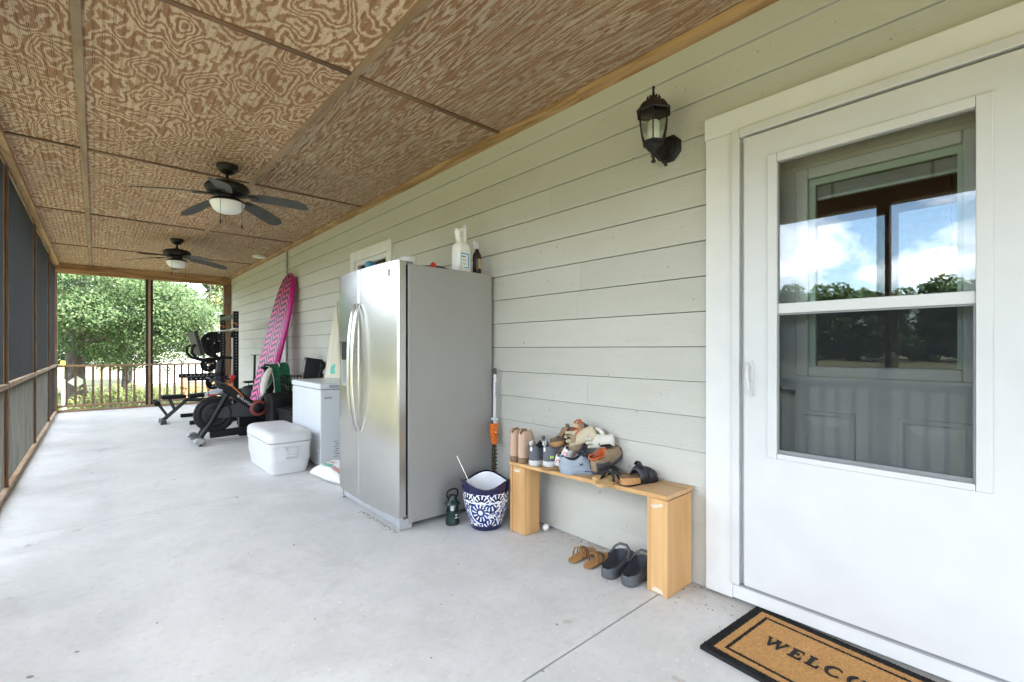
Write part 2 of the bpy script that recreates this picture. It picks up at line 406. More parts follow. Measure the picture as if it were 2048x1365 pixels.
# ------------------------------------------------------------------ house wall with lap siding
hw = thing('house_wall', 'grey green lap siding house wall behind the bench and refrigerator', 'house wall', (W, 3, 0), world=True, kind='thing')
EX = 0.1775; ZB = 1.202 - 6*EX
def siding_board(y0, y1, z0, z1):
    pr = [(W-0.012, z0), (W-0.012, z0+0.002), (W-0.001, z1), (W+0.010, z1), (W+0.010, z0)]
    h = (y1-y0)/2
    MB().prism([(x, -h, z-z0) for x, z in pr], (0, 2*h, 0)).build('siding_board', 'siding', hw, M=T(0, (y0+y1)/2, z0))
random.seed(21)
jfix = {11: 2.18, 4: 1.86}
for k in range(-1, 15):
    z0 = max(ZB + k*EX, 0.004); z1 = min(ZB + (k+1)*EX - 0.0038, CZ-0.002)
    if z1 - z0 < 0.03: continue
    js = [Y0]
    base = jfix.get(k, None)
    p = (base if base else random.uniform(0.2, 3.6)) - 3.66*4
    while p < Y1:
        if p > Y0 + 0.3 and p < Y1 - 0.3: js.append(p)
        p += 3.66
    js.append(Y1)
    zm = (z0+z1)/2
    cuts = []
    if z0 < 2.2: cuts.append((-0.197, 1.098))
    if 1.30 < z0 + 0.06 and z0 < 2.2: cuts.append((4.40, 5.43))
    for a, b in zip(js, js[1:]):
        segs = [(a+0.0005, b-0.0005)]
        for c, d in cuts:
            ns = []
            for s0, s1 in segs:
                if d <= s0 or c >= s1: ns.append((s0, s1)); continue
                if c - s0 > 0.02: ns.append((s0, c))
                if s1 - d > 0.02: ns.append((d, s1))
            segs = ns
        for s0, s1 in segs: siding_board(s0, s1, z0, z1)
# sheathing with the door opening left free
sh = MB(); sh.box(W+0.0105, W+0.10, Y0, -0.06, -0.3, CZ); sh.box(W+0.0105, W+0.10, 0.97, 4.5, -0.3, CZ)
sh.box(W+0.0105, W+0.10, 4.5, 5.33, -0.3, 1.40); sh.box(W+0.0105, W+0.10, 4.5, 5.33, 2.22, CZ); sh.box(W+0.0105, W+0.10, 5.33, Y1, -0.3, CZ)
sh.box(W+0.0105, W+0.10, -0.06, 0.97, 2.24, CZ); sh.box(W+0.0105, W+0.10, -0.06, 0.97, -0.3, 0.02)
sh.build('sheathing', 'black_matte', hw)  # black colour stands in for lap shadow in the gaps between boards
MB().box(W-0.0007, W+0.0107, 0.2, 0.9, 2.33, 2.35)
# corner end of the house and its far volume (outer shell, keeps sun and sky out of the rooms)
he = MB(); he.box(W+0.1, W+8.5, Y1-0.1, Y1, -0.5, CZ+0.04); he.box(W+0.1, W+8.5, Y0, Y0+0.1, -0.5, CZ+0.04); he.box(W+8.4, W+8.5, Y0, Y1, -0.5, CZ+0.04)
he.build('outer_shell', 'siding', hw)
# plate behind the wall lantern
MB().box(W-0.012, W-0.004, 1.235, 1.355, 2.135, 2.37).build('mounting_block', 'siding', hw, bevel=0.002)

wood('beam_dark', (0.20, 0.10, 0.045), (0.11, 0.055, 0.025), 'Y', ring=12)
# ------------------------------------------------------------------ screened side of the porch
PY = [-6.0, -3.9, -1.5, 0.9, 3.3, 5.71, 8.16, 10.45, Y1-0.02]
sw = thing('screen_wall', 'long timber framed insect screen wall down the open side of the porch', 'screen wall', (LX, 5, 0), world=True)
for y in PY:
    MB().box(LX-0.09, LX-0.001, y-0.045, y+0.045, 0.0, 2.439 if y < 3.2 else CZ-0.07).build('post', 'post_wood', sw, bevel=0.004)
    MB().box(LX, LX+0.018, y-0.015, y+0.015, 0.0415, CZ-0.0745).build('screen_strip', 'post_wood', sw, bevel=0.002)
for a, b in zip(PY, PY[1:]):
    MB().box(LX-0.012, LX+0.024, a+0.0175, b-0.0175, 0.862, 0.900).build('mid_rail', 'rail_wood', sw, bevel=0.003)
    MB().box(LX-0.06, LX-0.0125, a+0.0455, b-0.0455, 0.83, 0.869).build('back_rail', 'rail_wood', sw, bevel=0.003)
    MB().box(LX-0.03, LX+0.028, a-0.02, b-0.0205, 0.001, 0.0405).build('bottom_rail', 'rail_wood', sw, bevel=0.003)
MB().box(LX-0.13, LX-0.0005, Y0, Y1, CZ-0.0695, CZ-0.003).build('top_beam', 'rail_wood', sw, bevel=0.004)
MB().box(LX-0.125, LX-0.002, Y0, 3.25, 2.44, CZ-0.0705).build('near_beam', 'beam_dark', sw, bevel=0.004)
def strands(y0, y1, z0, z1, pitch, name, mat):
    b = MB(); y = y0
    while y < y1:
        zz = [(LX-0.0100, y), (LX-0.0083, y), (LX-0.0083, y+0.0008), (LX-0.0100, y+0.0008)]
        b.loft([[(p, q, z0) for p, q in zz], [(p, q, z1) for p, q in zz]], cap=False)
        y += pitch
    return b.build(name, mat, sw)
for a, b in zip(PY, PY[1:]):
    near = b < 4
    if near: continue
    strands(a+0.02, b-0.02, 0.902, CZ-0.07, 0.016 if near else 0.008, 'screen_mesh', 'screen_strand')
    strands(a+0.02, b-0.02, 0.041, 0.8615, 0.016 if near else 0.008, 'screen_mesh', 'dusty_strand' if b < 10.6 else 'screen_strand')
bal = MB().box(-0.019, 0.019, -0.019, 0.019, 0, 0.72).build('baluster', 'post_wood', sw, bevel=0.003, M=T(LX-0.062, 0, 0.11))
bal.matrix_basis = T(LX-0.085, -1.38, 0.11)
y = -1.25
while y < 3.25:
    if abs(y-0.9) > 0.06: link_copy(bal, sw, T(LX-0.085, y, 0.11))
    y += 0.125
# far end: beam, posts, railing
ew = thing('end_railing', 'timber railing with upright balusters at the far end of the porch', 'railing', (0.8, Y1, 0), world=True)
MB().box(LX+0.002, W-0.002, Y1-0.10, Y1+0.04, 2.605, CZ-0.002).build('header_beam', 'beam_wood', ew, bevel=0.006)
MB().box(0.765, 0.885, Y1-0.02, Y1+0.09, 0.0, 2.604).build('post', 'dark_post', ew, bevel=0.005)
MB().box(0.807, 0.845, Y1-0.042, Y1-0.0205, 0.0, 2.604).build('screen_strip', 'rail_wood', ew, bevel=0.003)
MB().box(W-0.15, W-0.012, Y1-0.09, Y1+0.05, 0.0, 2.604).build('post', 'post_wood', ew, bevel=0.005)
MB().box(LX+0.003, LX+0.03, Y1-0.09, Y1+0.03, 0.0, 2.604).build('post', 'post_wood', ew, bevel=0.004)
for x0, x1 in ((LX+0.032, 0.806), (0.846, W-0.151)):
    MB().box(x0, x1, Y1-0.055, Y1-0.021, 0.845, 0.885).build('top_rail', 'rail_wood_x', ew, bevel=0.004)
    MB().box(x0, x1, Y1-0.055, Y1-0.021, 0.001, 0.045).build('floor_plate', 'rail_wood_x', ew, bevel=0.004)
    MB().box(x0, x1, Y1-0.019, Y1+0.045, 0.085, 0.125).build('bottom_rail', 'rail_wood_x', ew, bevel=0.004)
b0 = None
for x in [-0.41 + 0.1245*i for i in range(9)] + [1.0 + 0.1245*i for i in range(9)]:
    if b0 is None:
        b0 = MB().box(-0.018, 0.018, -0.018, 0.018, 0, 0.74).build('baluster', 'post_wood', ew, bevel=0.003, M=T(x, Y1+0.012, 0.126))
    else: link_copy(b0, ew, T(x, Y1+0.012, 0.126))
es = MB()
for i in range(170):
    x = LX+0.04 + i*0.016
    if 0.76 < x < 0.89 or x > W-0.16: continue
    es.add([(x, Y1-0.0203, 0.886), (x+0.0006, Y1-0.0203, 0.886), (x+0.0006, Y1-0.0203, 2.604), (x, Y1-0.0203, 2.604)], [(0,1,2,3)])
es.build('screen_mesh', 'screen_strand', ew)

# ------------------------------------------------------------------ window behind the refrigerator
wi = thing('window', 'white framed window high on the wall behind the refrigerator', 'window', (W, 4.9, 1.3), world=True, kind='thing')
MB().box(W-0.032, W+0.01, 4.403, 5.427, 2.205, 2.318).build('head_casing', 'white_board', wi, bevel=0.003)
for a, b in ((4.403, 4.505), (5.325, 5.427)): MB().box(W-0.030, W+0.01, a, b, 1.42, 2.2045).build('side_casing', 'white_board', wi, bevel=0.003)
MB().box(W-0.045, W+0.01, 4.38, 5.45, 1.36, 1.4195).build('sill', 'white_board', wi, bevel=0.004)
f = MB(); f.box(W-0.010, W+0.06, 4.506, 4.560, 1.421, 2.203); f.box(W-0.010, W+0.06, 5.270, 5.324, 1.421, 2.203); f.box(W-0.011, W+0.06, 4.561, 5.269, 2.150, 2.203); f.box(W-0.011, W+0.06, 4.561, 5.269, 1.421, 1.475); f.box(W-0.004, W+0.06, 4.561, 5.269, 1.79, 1.83)
f.build('sash', 'white_paint', wi, bevel=0.003)
MB().box(W+0.020, W+0.024, 4.561, 5.269, 1.476, 1.789).build('pane', 'window_glass', wi); MB().box(W+0.020, W+0.024, 4.561, 5.269, 1.831, 2.149).build('pane', 'window_glass', wi)
for i in range(16): MB().box(W+0.045, W+0.062, 4.563, 5.267, 1.845+i*0.019, 1.847+i*0.019, M=None).build('blind_slat', 'white_board', wi)
MB().box(W+0.068, W+0.072, 4.55, 5.28, 1.45, 2.18).build('shade_backing', 'mid_grey', wi)

# ------------------------------------------------------------------ doorway
dc = thing('door_casing', 'white painted board casing around the storm door', 'door casing', (W, 0.45, 0), world=True, kind='thing')
MB().box(W-0.034, W+0.012, 0.9665, 1.096, 0.012, 2.2125).build('side_board', 'white_board', dc, bevel=0.003)
MB().box(W-0.034, W+0.012, -0.195, -0.0665, 0.012, 2.2125).build('side_board', 'white_board', dc, bevel=0.003)
MB().box(W-0.037, W+0.012, -0.200, 1.101, 2.213, 2.318).build('head_board', 'white_board', dc, bevel=0.003)
MB().box(W-0.050, W+0.03, 0.930, 0.966, 0.088, 2.2122).build('jamb_strip', 'white_paint', dc, bevel=0.004)
MB().box(W-0.050, W+0.03, -0.066, -0.030, 0.088, 2.2122).build('jamb_strip', 'white_paint', dc, bevel=0.004)
MB().box(W-0.052, W+0.03, -0.0295, 0.9295, 2.172, 2.2122).build('head_strip', 'white_paint', dc, bevel=0.004)
MB().box(W-0.030, W+0.02, -0.066, 0.966, 0.016, 0.080).build('kick_board', 'white_board', dc, bevel=0.003)
MB().box(W-0.040, W+0.16, -0.06, 0.96, 0.081, 0.089).build('threshold', 'mid_grey', dc, bevel=0.001)
for y0, y1 in ((0.912, 0.9298), (-0.0298, -0.012)): MB().box(W-0.012, W+0.16, y0, y1, 0.0895, 2.19).build('jamb', 'white_board', dc)
MB().box(W-0.012, W+0.16, -0.0118, 0.9118, 2.165, 2.171).build('head_jamb', 'white_board', dc)

sd = thing('storm_door', 'white storm door with a clear upper pane over a screened lower pane', 'storm door', (W, 0.45, 0.09), world=True, kind='thing')
DX0, DX1 = W-0.046, W-0.012
dl = MB(); dl.box(DX0, DX1, 0.806, 0.907, 0.100, 2.160); dl.box(DX0, DX1, -0.007, 0.104, 0.100, 2.160)
dl.box(DX0, DX1, 0.104, 0.806, 2.051, 2.160); dl.box(DX0, DX1, 0.104, 0.806, 0.100, 0.705); dl.build('door_leaf', 'white_paint', sd)
MB().box(DX0+0.006, DX1, 0.146, 0.766, 1.344, 1.389).build('mid_rail', 'white_paint', sd, bevel=0.003)
MB().box(DX0+0.002, DX1-0.004, -0.004, 0.904, 0.090, 0.0995).build('door_sweep', 'grey_plastic', sd)
g = MB(); g.box(DX0-0.008, DX1, 0.767, 0.806, 0.706, 2.050); g.box(DX0-0.008, DX1, 0.104, 0.1455, 0.706, 2.050); g.box(DX0-0.0085, DX1+0.001, 0.146, 0.7665, 2.012, 2.050); g.box(DX0-0.0085, DX1+0.001, 0.146, 0.7665, 0.706, 0.730)
g.build('glass_moulding', 'white_paint', sd, bevel=0.003)
MB().box(DX0+0.012, DX0+0.016, 0.146, 0.767, 1.3895, 2.0115).build('upper_pane', 'window_glass', sd)
MB().box(DX0+0.016, DX0+0.020, 0.146, 0.767, 0.7305, 1.3435).build('lower_pane', 'screened_glass', sd)
MB().add([(DX0+0.010, 0.150, 0.745), (DX0+0.010, 0.763, 0.745), (DX0+0.010, 0.763, 1.341), (DX0+0.010, 0.150, 1.341)], [(0,1,2,3)]).build('screen_mesh', 'insect_screen', sd)
q = MB(); q.box(DX0+0.004, DX0+0.0145, 0.1465, 0.152, 0.7312, 1.343); q.box(DX0+0.004, DX0+0.0145, 0.761, 0.7665, 0.7312, 1.343); q.box(DX0+0.004, DX0+0.0145, 0.1525, 0.7605, 0.7312, 0.746); q.box(DX0+0.004, DX0+0.0145, 0.1525, 0.7605, 1.337, 1.343)
q.build('screen_frame', 'grey_plastic', sd)
h = thing('latch', None, None, (0,0,0)); h.parent = sd; h.matrix_parent_inverse = WORLD_OFF[sd.name]
MB().box(DX0-0.010, DX0, 0.868, 0.900, 1.045, 1.135).build('escutcheon', 'white_plastic', h, bevel=0.004)
MB().tube([(DX0-0.008, 0.884, 1.12), (DX0-0.03, 0.884, 1.11), (DX0-0.034, 0.882, 1.06), (DX0-0.028, 0.878, 1.0), (DX0-0.004, 0.872, 0.975)], [0.009,0.009,0.008,0.007,0.006], 8).build('lever', 'white_plastic', h, smooth=60)
MB().box(DX0-0.006, DX0, 0.873, 0.893, 1.085, 1.118).build('button', 'white_enamel', h, bevel=0.002)

# entry door behind it and the dim room
ed = thing('entry_door', 'white panelled entry door with raised blind, seen through the storm door', 'entry door', (W+0.13, 0.45, 0.09), world=True, kind='thing')
EX0, EX1 = W+0.11, W+0.154
b = MB(); b.box(EX0, EX1, 0.742, 0.911, 0.09, 2.164); b.box(EX0, EX1, -0.011, 0.142, 0.09, 2.164); b.box(EX0, EX1, 0.1421, 0.7419, 2.000, 2.164); b.box(EX0, EX1, 0.1421, 0.7419, 0.09, 1.065)
b.build('door_leaf', 'white_paint', ed)
g = MB(); g.box(EX0-0.014, EX1, 0.690, 0.741, 1.066, 1.999); g.box(EX0-0.014, EX1, 0.143, 0.190, 1.066, 1.999); g.box(EX0-0.0145, EX1, 0.1905, 0.6895, 1.948, 1.999); g.box(EX0-0.0145, EX1, 0.1905, 0.6895, 1.066, 1.112)
g.build('light_moulding', 'white_paint', ed, bevel=0.006)
plain('pale_green', (0.42, 0.52, 0.44), 0.5, var=0.03)
g = MB(); g.box(EX0+0.004, EX0+0.02, 0.665, 0.6898, 1.113, 1.9475); g.box(EX0+0.004, EX0+0.02, 0.1902, 0.205, 1.113, 1.9475); g.box(EX0+0.0045, EX0+0.02, 0.2052, 0.6648, 1.918, 1.9475)
g.build('inner_frame', 'pale_green', ed)
MB().box(EX0+0.020, EX0+0.024, 0.1902, 0.6898, 1.113, 1.947).build('pane', 'window_glass', ed)
for i in range(8): MB().box(EX0+0.028, EX0+0.050, 0.2055, 0.6645, 1.872+i*0.0058, 1.8745+i*0.0058).build('blind_slat', 'white_enamel', ed)
MB().box(EX0+0.026, EX0+0.050, 0.2055, 0.6645, 1.855, 1.870).build('blind_rail', 'white_enamel', ed, bevel=0.003)
for y in (0.60, 0.27): MB().box(EX0+0.0252, EX0+0.0275, y, y+0.012, 1.852, 1.925).build('blind_clip', 'lantern_clear', ed)
def raised(y0, y1, z0, z1):
    o = [(EX0-0.0005, y0, z0), (EX0-0.0005, y1, z0), (EX0-0.0005, y1, z1), (EX0-0.0005, y0, z1)]
    def ring(d, x): return [(EX0+x, y0+d, z0+d), (EX0+x, y1-d, z0+d), (EX0+x, y1-d, z1-d), (EX0+x, y0+d, z1-d)]
    return MB().loft([ring(0, 0.0), ring(0.004, -0.008), ring(0.018, -0.008), ring(0.024, -0.001), ring(0.032, -0.001), ring(0.062, -0.007)], cap=False).add(ring(0.062, -0.007), [(0,1,2,3)])
raised(0.515, 0.731, 0.28, 0.915).build('raised_panel', 'white_paint', ed); raised(0.158, 0.379, 0.28, 0.915).build('raised_panel', 'white_paint', ed)
MB().tube([(EX0, 0.83, 1.0), (EX0-0.045, 0.83, 1.0), (EX0-0.05, 0.815, 1.0), (EX0-0.048, 0.73, 0.995)], 0.009, 8).lathe([(0.001,0),(0.03,0),(0.03,-0.012),(0.001,-0.012)], 16, M=T(EX0,0.83,1.0) @ Matrix.Rotation(radians(90),4,'Y')).build('lever_handle', 'dark_steel', ed, smooth=50)
rm = thing('room', None, None, (W+3, 1, 0), kind='structure', world=True)
plain('room_wall', (0.30, 0.27, 0.23), 0.8); plain('room_floor', (0.10, 0.06, 0.035), 0.5)
r = MB(); r.box(W+4.4, W+4.5, -2.4, 4.4, 0.02, 2.7); r.box(W+0.101, W+4.4, -2.5, -2.4, 0.02, 2.7); r.box(W+0.101, W+4.4, 4.4, 4.5, 0.02, 2.7)
r.build('room_wall', 'room_wall', rm); MB().box(W+0.156, W+4.4, -2.4, 4.4, 0.0, 0.02).build('room_floor', 'room_floor', rm); MB().box(W+0.101, W+4.4, -2.4, 4.4, 2.7, 2.75).build('room_ceiling', 'room_wall', rm)
# ================================================================== refrigerator
RZ = Matrix.Rotation
fr = thing('refrigerator', 'tall stainless steel side by side refrigerator standing against the siding', 'refrigerator', (1.9, 3.25, 0), world=True)
MB().box(1.540, 2.25, 2.762, 3.742, 0.035, 1.752).build('cabinet', 'fridge_side', fr, bevel=0.006)
MB().box(1.5225, 1.5395, 2.775, 3.730, 0.09, 1.745).build('gasket', 'black_rubber', fr)
def fx(y): return 1.464 - 0.024*(1 - ((y-3.252)/0.49)**2)
def fdoor(y0, y1):
    n = 14; rings = []
    for i in range(n+1):
        y = y0 + (y1-y0)*i/n
        e = min(i, n-i); r = 0.012 if e == 0 else 0.0
        yy = y
        x = fx(y) + r
        rings.append([(1.522, yy, 0.090), (x, yy, 0.090), (x, yy, 1.768), (1.522, yy, 1.768)])
    rings.insert(1, [(p[0] - (0.012 if k in (1, 2) else 0), y0+0.008, p[2]) for k, p in enumerate(rings[0])])
    rings.insert(-1, [(p[0] - (0.012 if k in (1, 2) else 0), y1-0.008, p[2]) for k, p in enumerate(rings[-1])])
    return MB().loft(rings)
d1 = fdoor(2.764, 3.314).build('door', 'stainless', fr, smooth=25); d2 = fdoor(3.322, 3.740).build('door', 'stainless', fr, smooth=25)
def handle(y, par):
    pts = []; rr = []
    for i in range(17):
        t = i/16; z = 0.585 + 0.93*t
        pts.append((fx(y) - 0.004 - 0.062*sin(pi*t)**0.55, y, z)); rr.append(0.013)
    return MB().tube(pts, rr, 10, flat=1.0).build('handle', 'stainless', par, smooth=60)
handle(3.286, d1); handle(3.352, d2)
MB().box(fx(3.55)-0.006, fx(3.55)+0.02, 3.480, 3.640, 1.105, 1.245).build('dispenser_panel', 'black_plastic', d2, bevel=0.003)
b = MB(); b.box(fx(3.55)-0.004, fx(3.55)+0.02, 3.480, 3.490, 0.905, 1.104); b.box(fx(3.55)-0.004, fx(3.55)+0.02, 3.630, 3.640, 0.905, 1.104); b.box(fx(3.55)-0.0045, fx(3.55)+0.02, 3.4905, 3.6295, 0.905, 0.922)
b.build('dispenser_frame', 'mid_grey', d2, bevel=0.002); MB().box(fx(3.55)-0.001, fx(3.55)+0.02, 3.4905, 3.6295, 0.9225, 1.104).build('dispenser_recess', 'grey_plastic', d2)
bd = MB()
for k, (z, w) in enumerate(((1.672, 0.012), (1.684, 0.016), (1.697, 0.010), (1.708, 0.014))):
    bd.box(fx(2.87)-0.003, fx(2.87)+0.004, 2.858, 2.861, z, z+0.009); bd.box(fx(2.87)-0.003, fx(2.87)+0.004, 2.8615, 2.861+w, z+0.002, z+0.004); bd.box(fx(2.87)-0.003, fx(2.87)+0.004, 2.868+0.3*w, 2.871+0.3*w, z, z+0.010); bd.box(fx(2.87)-0.003, fx(2.87)+0.004, 2.8755, 2.8785, z+0.001, z+0.008)
bd.build('badge', 'grey_plastic', d1)
MB().box(1.485, 1.539, 2.80, 3.72, 0.020, 0.082).build('base_grille', 'mid_grey', fr, bevel=0.004)
for y in (2.765, 3.70): MB().box(1.475, 1.57, y, y+0.034, 0.004, 0.070).lathe([(0.018, 0.070), (0.018, 0.0885)], 12, T(1.497, y+0.017, 0)).build('foot_bracket', 'mid_grey', fr, bevel=0.003)
for y in (2.80, 3.66): MB().box(1.50, 1.60, y, y+0.045, 1.7525, 1.776).build('hinge_cover', 'grey_plastic', fr, bevel=0.004)

# ------------------------------------------------------------------ things on top of the refrigerator
plain('blue_can', (0.015, 0.17, 0.30), 0.4)
t = thing('tumbler', 'dark teal blue tumbler standing on the refrigerator by the window', 'tumbler', (1.625, 3.52, 1.752))
MB().lathe([(0.001, 0), (0.036, 0), (0.038, 0.004), (0.040, 0.110), (0.038, 0.120), (0.030, 0.124), (0.001, 0.124)], 24).build('body', 'blue_can', t, smooth=40)
MB().lathe([(0.001, 0.1235), (0.014, 0.1235), (0.013, 0.130), (0.001, 0.131)], 14).build('lid_button', 'black_plastic', t, smooth=40)
t = thing('tape_roll', 'thick roll of white tape on the near front corner of the refrigerator', 'tape roll', (1.63, 2.925, 1.7525))
MB().lathe([(0.038, 0.0), (0.056, 0.0), (0.057, 0.003), (0.057, 0.066), (0.056, 0.069), (0.038, 0.069), (0.037, 0.066), (0.037, 0.003), (0.038, 0.0)], 28).build('tape', 'white_plastic', t, smooth=40)
plain('card_tube', (0.42, 0.30, 0.17), 0.9)
MB().lathe([(0.0368, 0.001), (0.034, 0.001), (0.034, 0.068), (0.0368, 0.068)], 28).build('core', 'card_tube', t, smooth=40)
plain('cork_bit', (0.45, 0.30, 0.14), 0.8)
o = MB().ball((0,0,0.009), 0.013, 0.009, 0.009).ball((0.012, 0.03, 0.009), 0.016, 0.009, 0.009).build('wooden_peg', 'cork_bit', None, smooth=60, M=T(1.59, 2.85, 1.7525)); tag(o, 'small tan wooden pegs lying in front of the tape roll', 'peg')
t = thing('pump_hose', 'black air hose with a red knob lying behind the tape roll', 'hose', (1.80, 2.88, 1.752))
MB().tube([(-0.12, 0.05, 0.012), (-0.06, 0.03, 0.02), (0.0, 0.01, 0.024), (0.08, 0.0, 0.024), (0.13, 0.01, 0.018), (0.17, 0.04, 0.011)], 0.011, 8).build('tube', 'black_plastic', t, smooth=60)
MB().lathe([(0.001, -0.012), (0.019, -0.012), (0.021, 0.0), (0.019, 0.012), (0.001, 0.012)], 14, T(-0.01, -0.02, 0.030) @ RZ(radians(70), 4, 'X')).build('knob', 'red_plastic', t, smooth=40)
MB().tube([(-0.18, 0.02, 0.008), (-0.12, 0.05, 0.012)], 0.008, 8).build('nozzle', 'black_metal', t, smooth=60)

plain('jug_plastic', (0.80, 0.80, 0.77), 0.35, var=0.03); plain('label_white', (0.82, 0.83, 0.82), 0.5, var=0.02); plain('label_blue', (0.02, 0.30, 0.55), 0.5); plain('print_black', (0.03, 0.03, 0.03), 0.6)
t = thing('chemical_jug', 'white plastic jug with a measuring neck and blue bordered label', 'jug', (2.035, 2.86, 1.752), (0, 0, radians(8)))
def rrect(hx, hy, r, z, n=5, cx=0, cy=0):
    P = []
    for qx, qy, a0 in ((1,1,0), (-1,1,90), (-1,-1,180), (1,-1,270)):
        for i in range(n+1):
            a = radians(a0 + 90*i/n); P.append((cx + qx*(hx-r) + r*cos(a), cy + qy*(hy-r) + r*sin(a), z))
    return P
MB().loft([rrect(a, b, c, z) for a, b, c, z in ((0.060,0.042,0.02,0),(0.066,0.047,0.025,0.006),(0.067,0.048,0.028,0.15),(0.066,0.047,0.028,0.185),(0.058,0.042,0.030,0.21),(0.040,0.034,0.028,0.226),(0.020,0.020,0.018,0.234))]).build('body', 'jug_plastic', t, smooth=50)
MB().tube([(0.030, 0, 0.225), (0.032, 0, 0.27), (0.032, 0, 0.33)], [0.020, 0.0175, 0.0165], 14).build('neck', 'jug_plastic', t, smooth=50)
MB().lathe([(0.001, 0.362), (0.019, 0.362), (0.020, 0.358), (0.020, 0.331), (0.001, 0.331)], 18, T(0.032, 0, 0)).build('cap', 'white_plastic', t, smooth=40)
MB().loft([rrect(a, b, c, z, cx=x) for a, b, c, z, x in ((0.014,0.014,0.012,0.222,-0.020),(0.022,0.022,0.018,0.25,-0.026),(0.026,0.026,0.02,0.30,-0.034),(0.026,0.024,0.02,0.315,-0.034),(0.010,0.010,0.008,0.322,-0.045))]).build('measuring_chamber', 'jug_plastic', t, smooth=50)
MB().tube([(-0.03, 0, 0.312), (0.0, 0, 0.325), (0.030, 0, 0.325)], 0.012, 10).build('bridge', 'jug_plastic', t, smooth=60)
MB().lathe([(0.001, 0), (0.014, 0), (0.014, 0.016), (0.001, 0.016)], 14, T(-0.052, 0, 0.312) @ RZ(radians(-50), 4, 'Y')).build('small_cap', 'white_plastic', t, smooth=40)
lb = MB(); lb.box(-0.052, 0.030, -0.0492, -0.0482, 0.035, 0.140); lb.build('label', 'label_white', t)
lb = MB(); lb.box(-0.0525, -0.046, -0.0497, -0.0493, 0.034, 0.141); lb.box(0.020, 0.0305, -0.0497, -0.0493, 0.034, 0.141); lb.box(-0.0459, 0.0199, -0.0497, -0.0493, 0.132, 0.141); lb.box(-0.0459, 0.0199, -0.0497, -0.0493, 0.034, 0.040); lb.build('label_border', 'label_blue', t)
lb = MB()
for z, w in ((0.112, 0.036), (0.096, 0.05), (0.088, 0.044), (0.080, 0.052), (0.066, 0.048), (0.060, 0.05), (0.054, 0.03)): lb.box(-0.040, -0.040+w, -0.0496, -0.0493, z, z+(0.008 if z > 0.11 else 0.002))
for z in (0.260, 0.270, 0.280, 0.290): lb.box(-0.040, -0.028 + 0.006*(int(z*100) % 2), -0.0262, -0.0250, z, z+0.002)
lb.build('label_print', 'print_black', t)
MB().add([(-0.080, -0.085, 0.0), (-0.040, -0.075, 0.0), (-0.036, -0.060, 0.055), (-0.058, -0.066, 0.075)], [(0,1,2,3)]).build('hang_tag', 'label_white', t, solid=0.001)
plain('brown_bottle', (0.018, 0.010, 0.007), 0.25)
t = thing('spray_bottle', 'dark brown trigger spray bottle beside the white jug', 'spray bottle', (2.155, 2.825, 1.752), (0, 0, radians(20)))
MB().loft([rrect(a, b, c, z) for a, b, c, z in ((0.028,0.022,0.012,0),(0.031,0.025,0.014,0.005),(0.031,0.025,0.014,0.13),(0.029,0.023,0.014,0.15),(0.014,0.013,0.012,0.178),(0.013,0.012,0.011,0.19))]).build('body', 'brown_bottle', t, smooth=50)
MB().lathe([(0.001,0.189),(0.015,0.189),(0.015,0.212),(0.012,0.222),(0.001,0.222)], 16).box(-0.040, 0.018, -0.009, 0.009, 0.2225, 0.244).tube([(-0.030,0,0.224),(-0.034,0,0.205),(-0.026,0,0.188)], 0.005, 6).build('trigger_head', 'white_plastic', t, smooth=40)
MB().box(-0.024, 0.020, -0.0262, -0.0254, 0.04, 0.115).build('label', 'card_tube', t)

# ------------------------------------------------------------------ chest freezer, ice chest, feed sack
t = thing('chest_freezer', 'white chest freezer between the refrigerator and the exercise bike', 'freezer', (1.94, 5.16, 0), world=True)
MB().box(1.66, 2.225, 4.725, 5.60, 0.025, 0.778).build('cabinet', 'white_enamel', t, bevel=0.012, seg=3)
MB().box(1.652, 2.232, 4.717, 5.61, 0.784, 0.846).build('lid', 'white_enamel', t, bevel=0.016, seg=3)
MB().box(1.67, 2.215, 4.735, 5.59, 0.7782, 0.7838).build('seal', 'grey_plastic', t)
MB().box(1.745, 1.93, 4.7085, 4.7165, 0.800, 0.825).build('lid_handle', 'mid_grey', t, bevel=0.003)
MB().box(1.70, 1.775, 4.7215, 4.7245, 0.690, 0.708).build('badge', 'mid_grey', t)
MB().box(1.775, 2.0, 4.7205, 4.7245, 0.085, 0.285).build('vent_cover', 'white_enamel', t, bevel=0.002)
v = MB()
for i in range(7):
    for k in range(3): v.box(1.79+0.062*k+0.015*(i % 2), 1.835+0.062*k+0.015*(i % 2), 4.7188, 4.7203, 0.105+0.025*i, 0.1085+0.025*i)
v.build('vent_slot', 'black_matte', t)
MB().box(1.6555, 1.6595, 4.80, 4.835, 0.05, 0.15).lathe([(0.001,0),(0.007,0),(0.007,0.006),(0.001,0.006)], 10, T(1.655, 4.817, 0.125) @ RZ(radians(-90),4,'Y')).build('drain_port', 'mid_grey', t)
for x in (1.69, 2.19):
    for y in (4.76, 5.56): MB().lathe([(0.018, 0.0), (0.018, 0.026)], 10, T(x, y, 0), cap=True).build('foot', 'black_plastic', t)

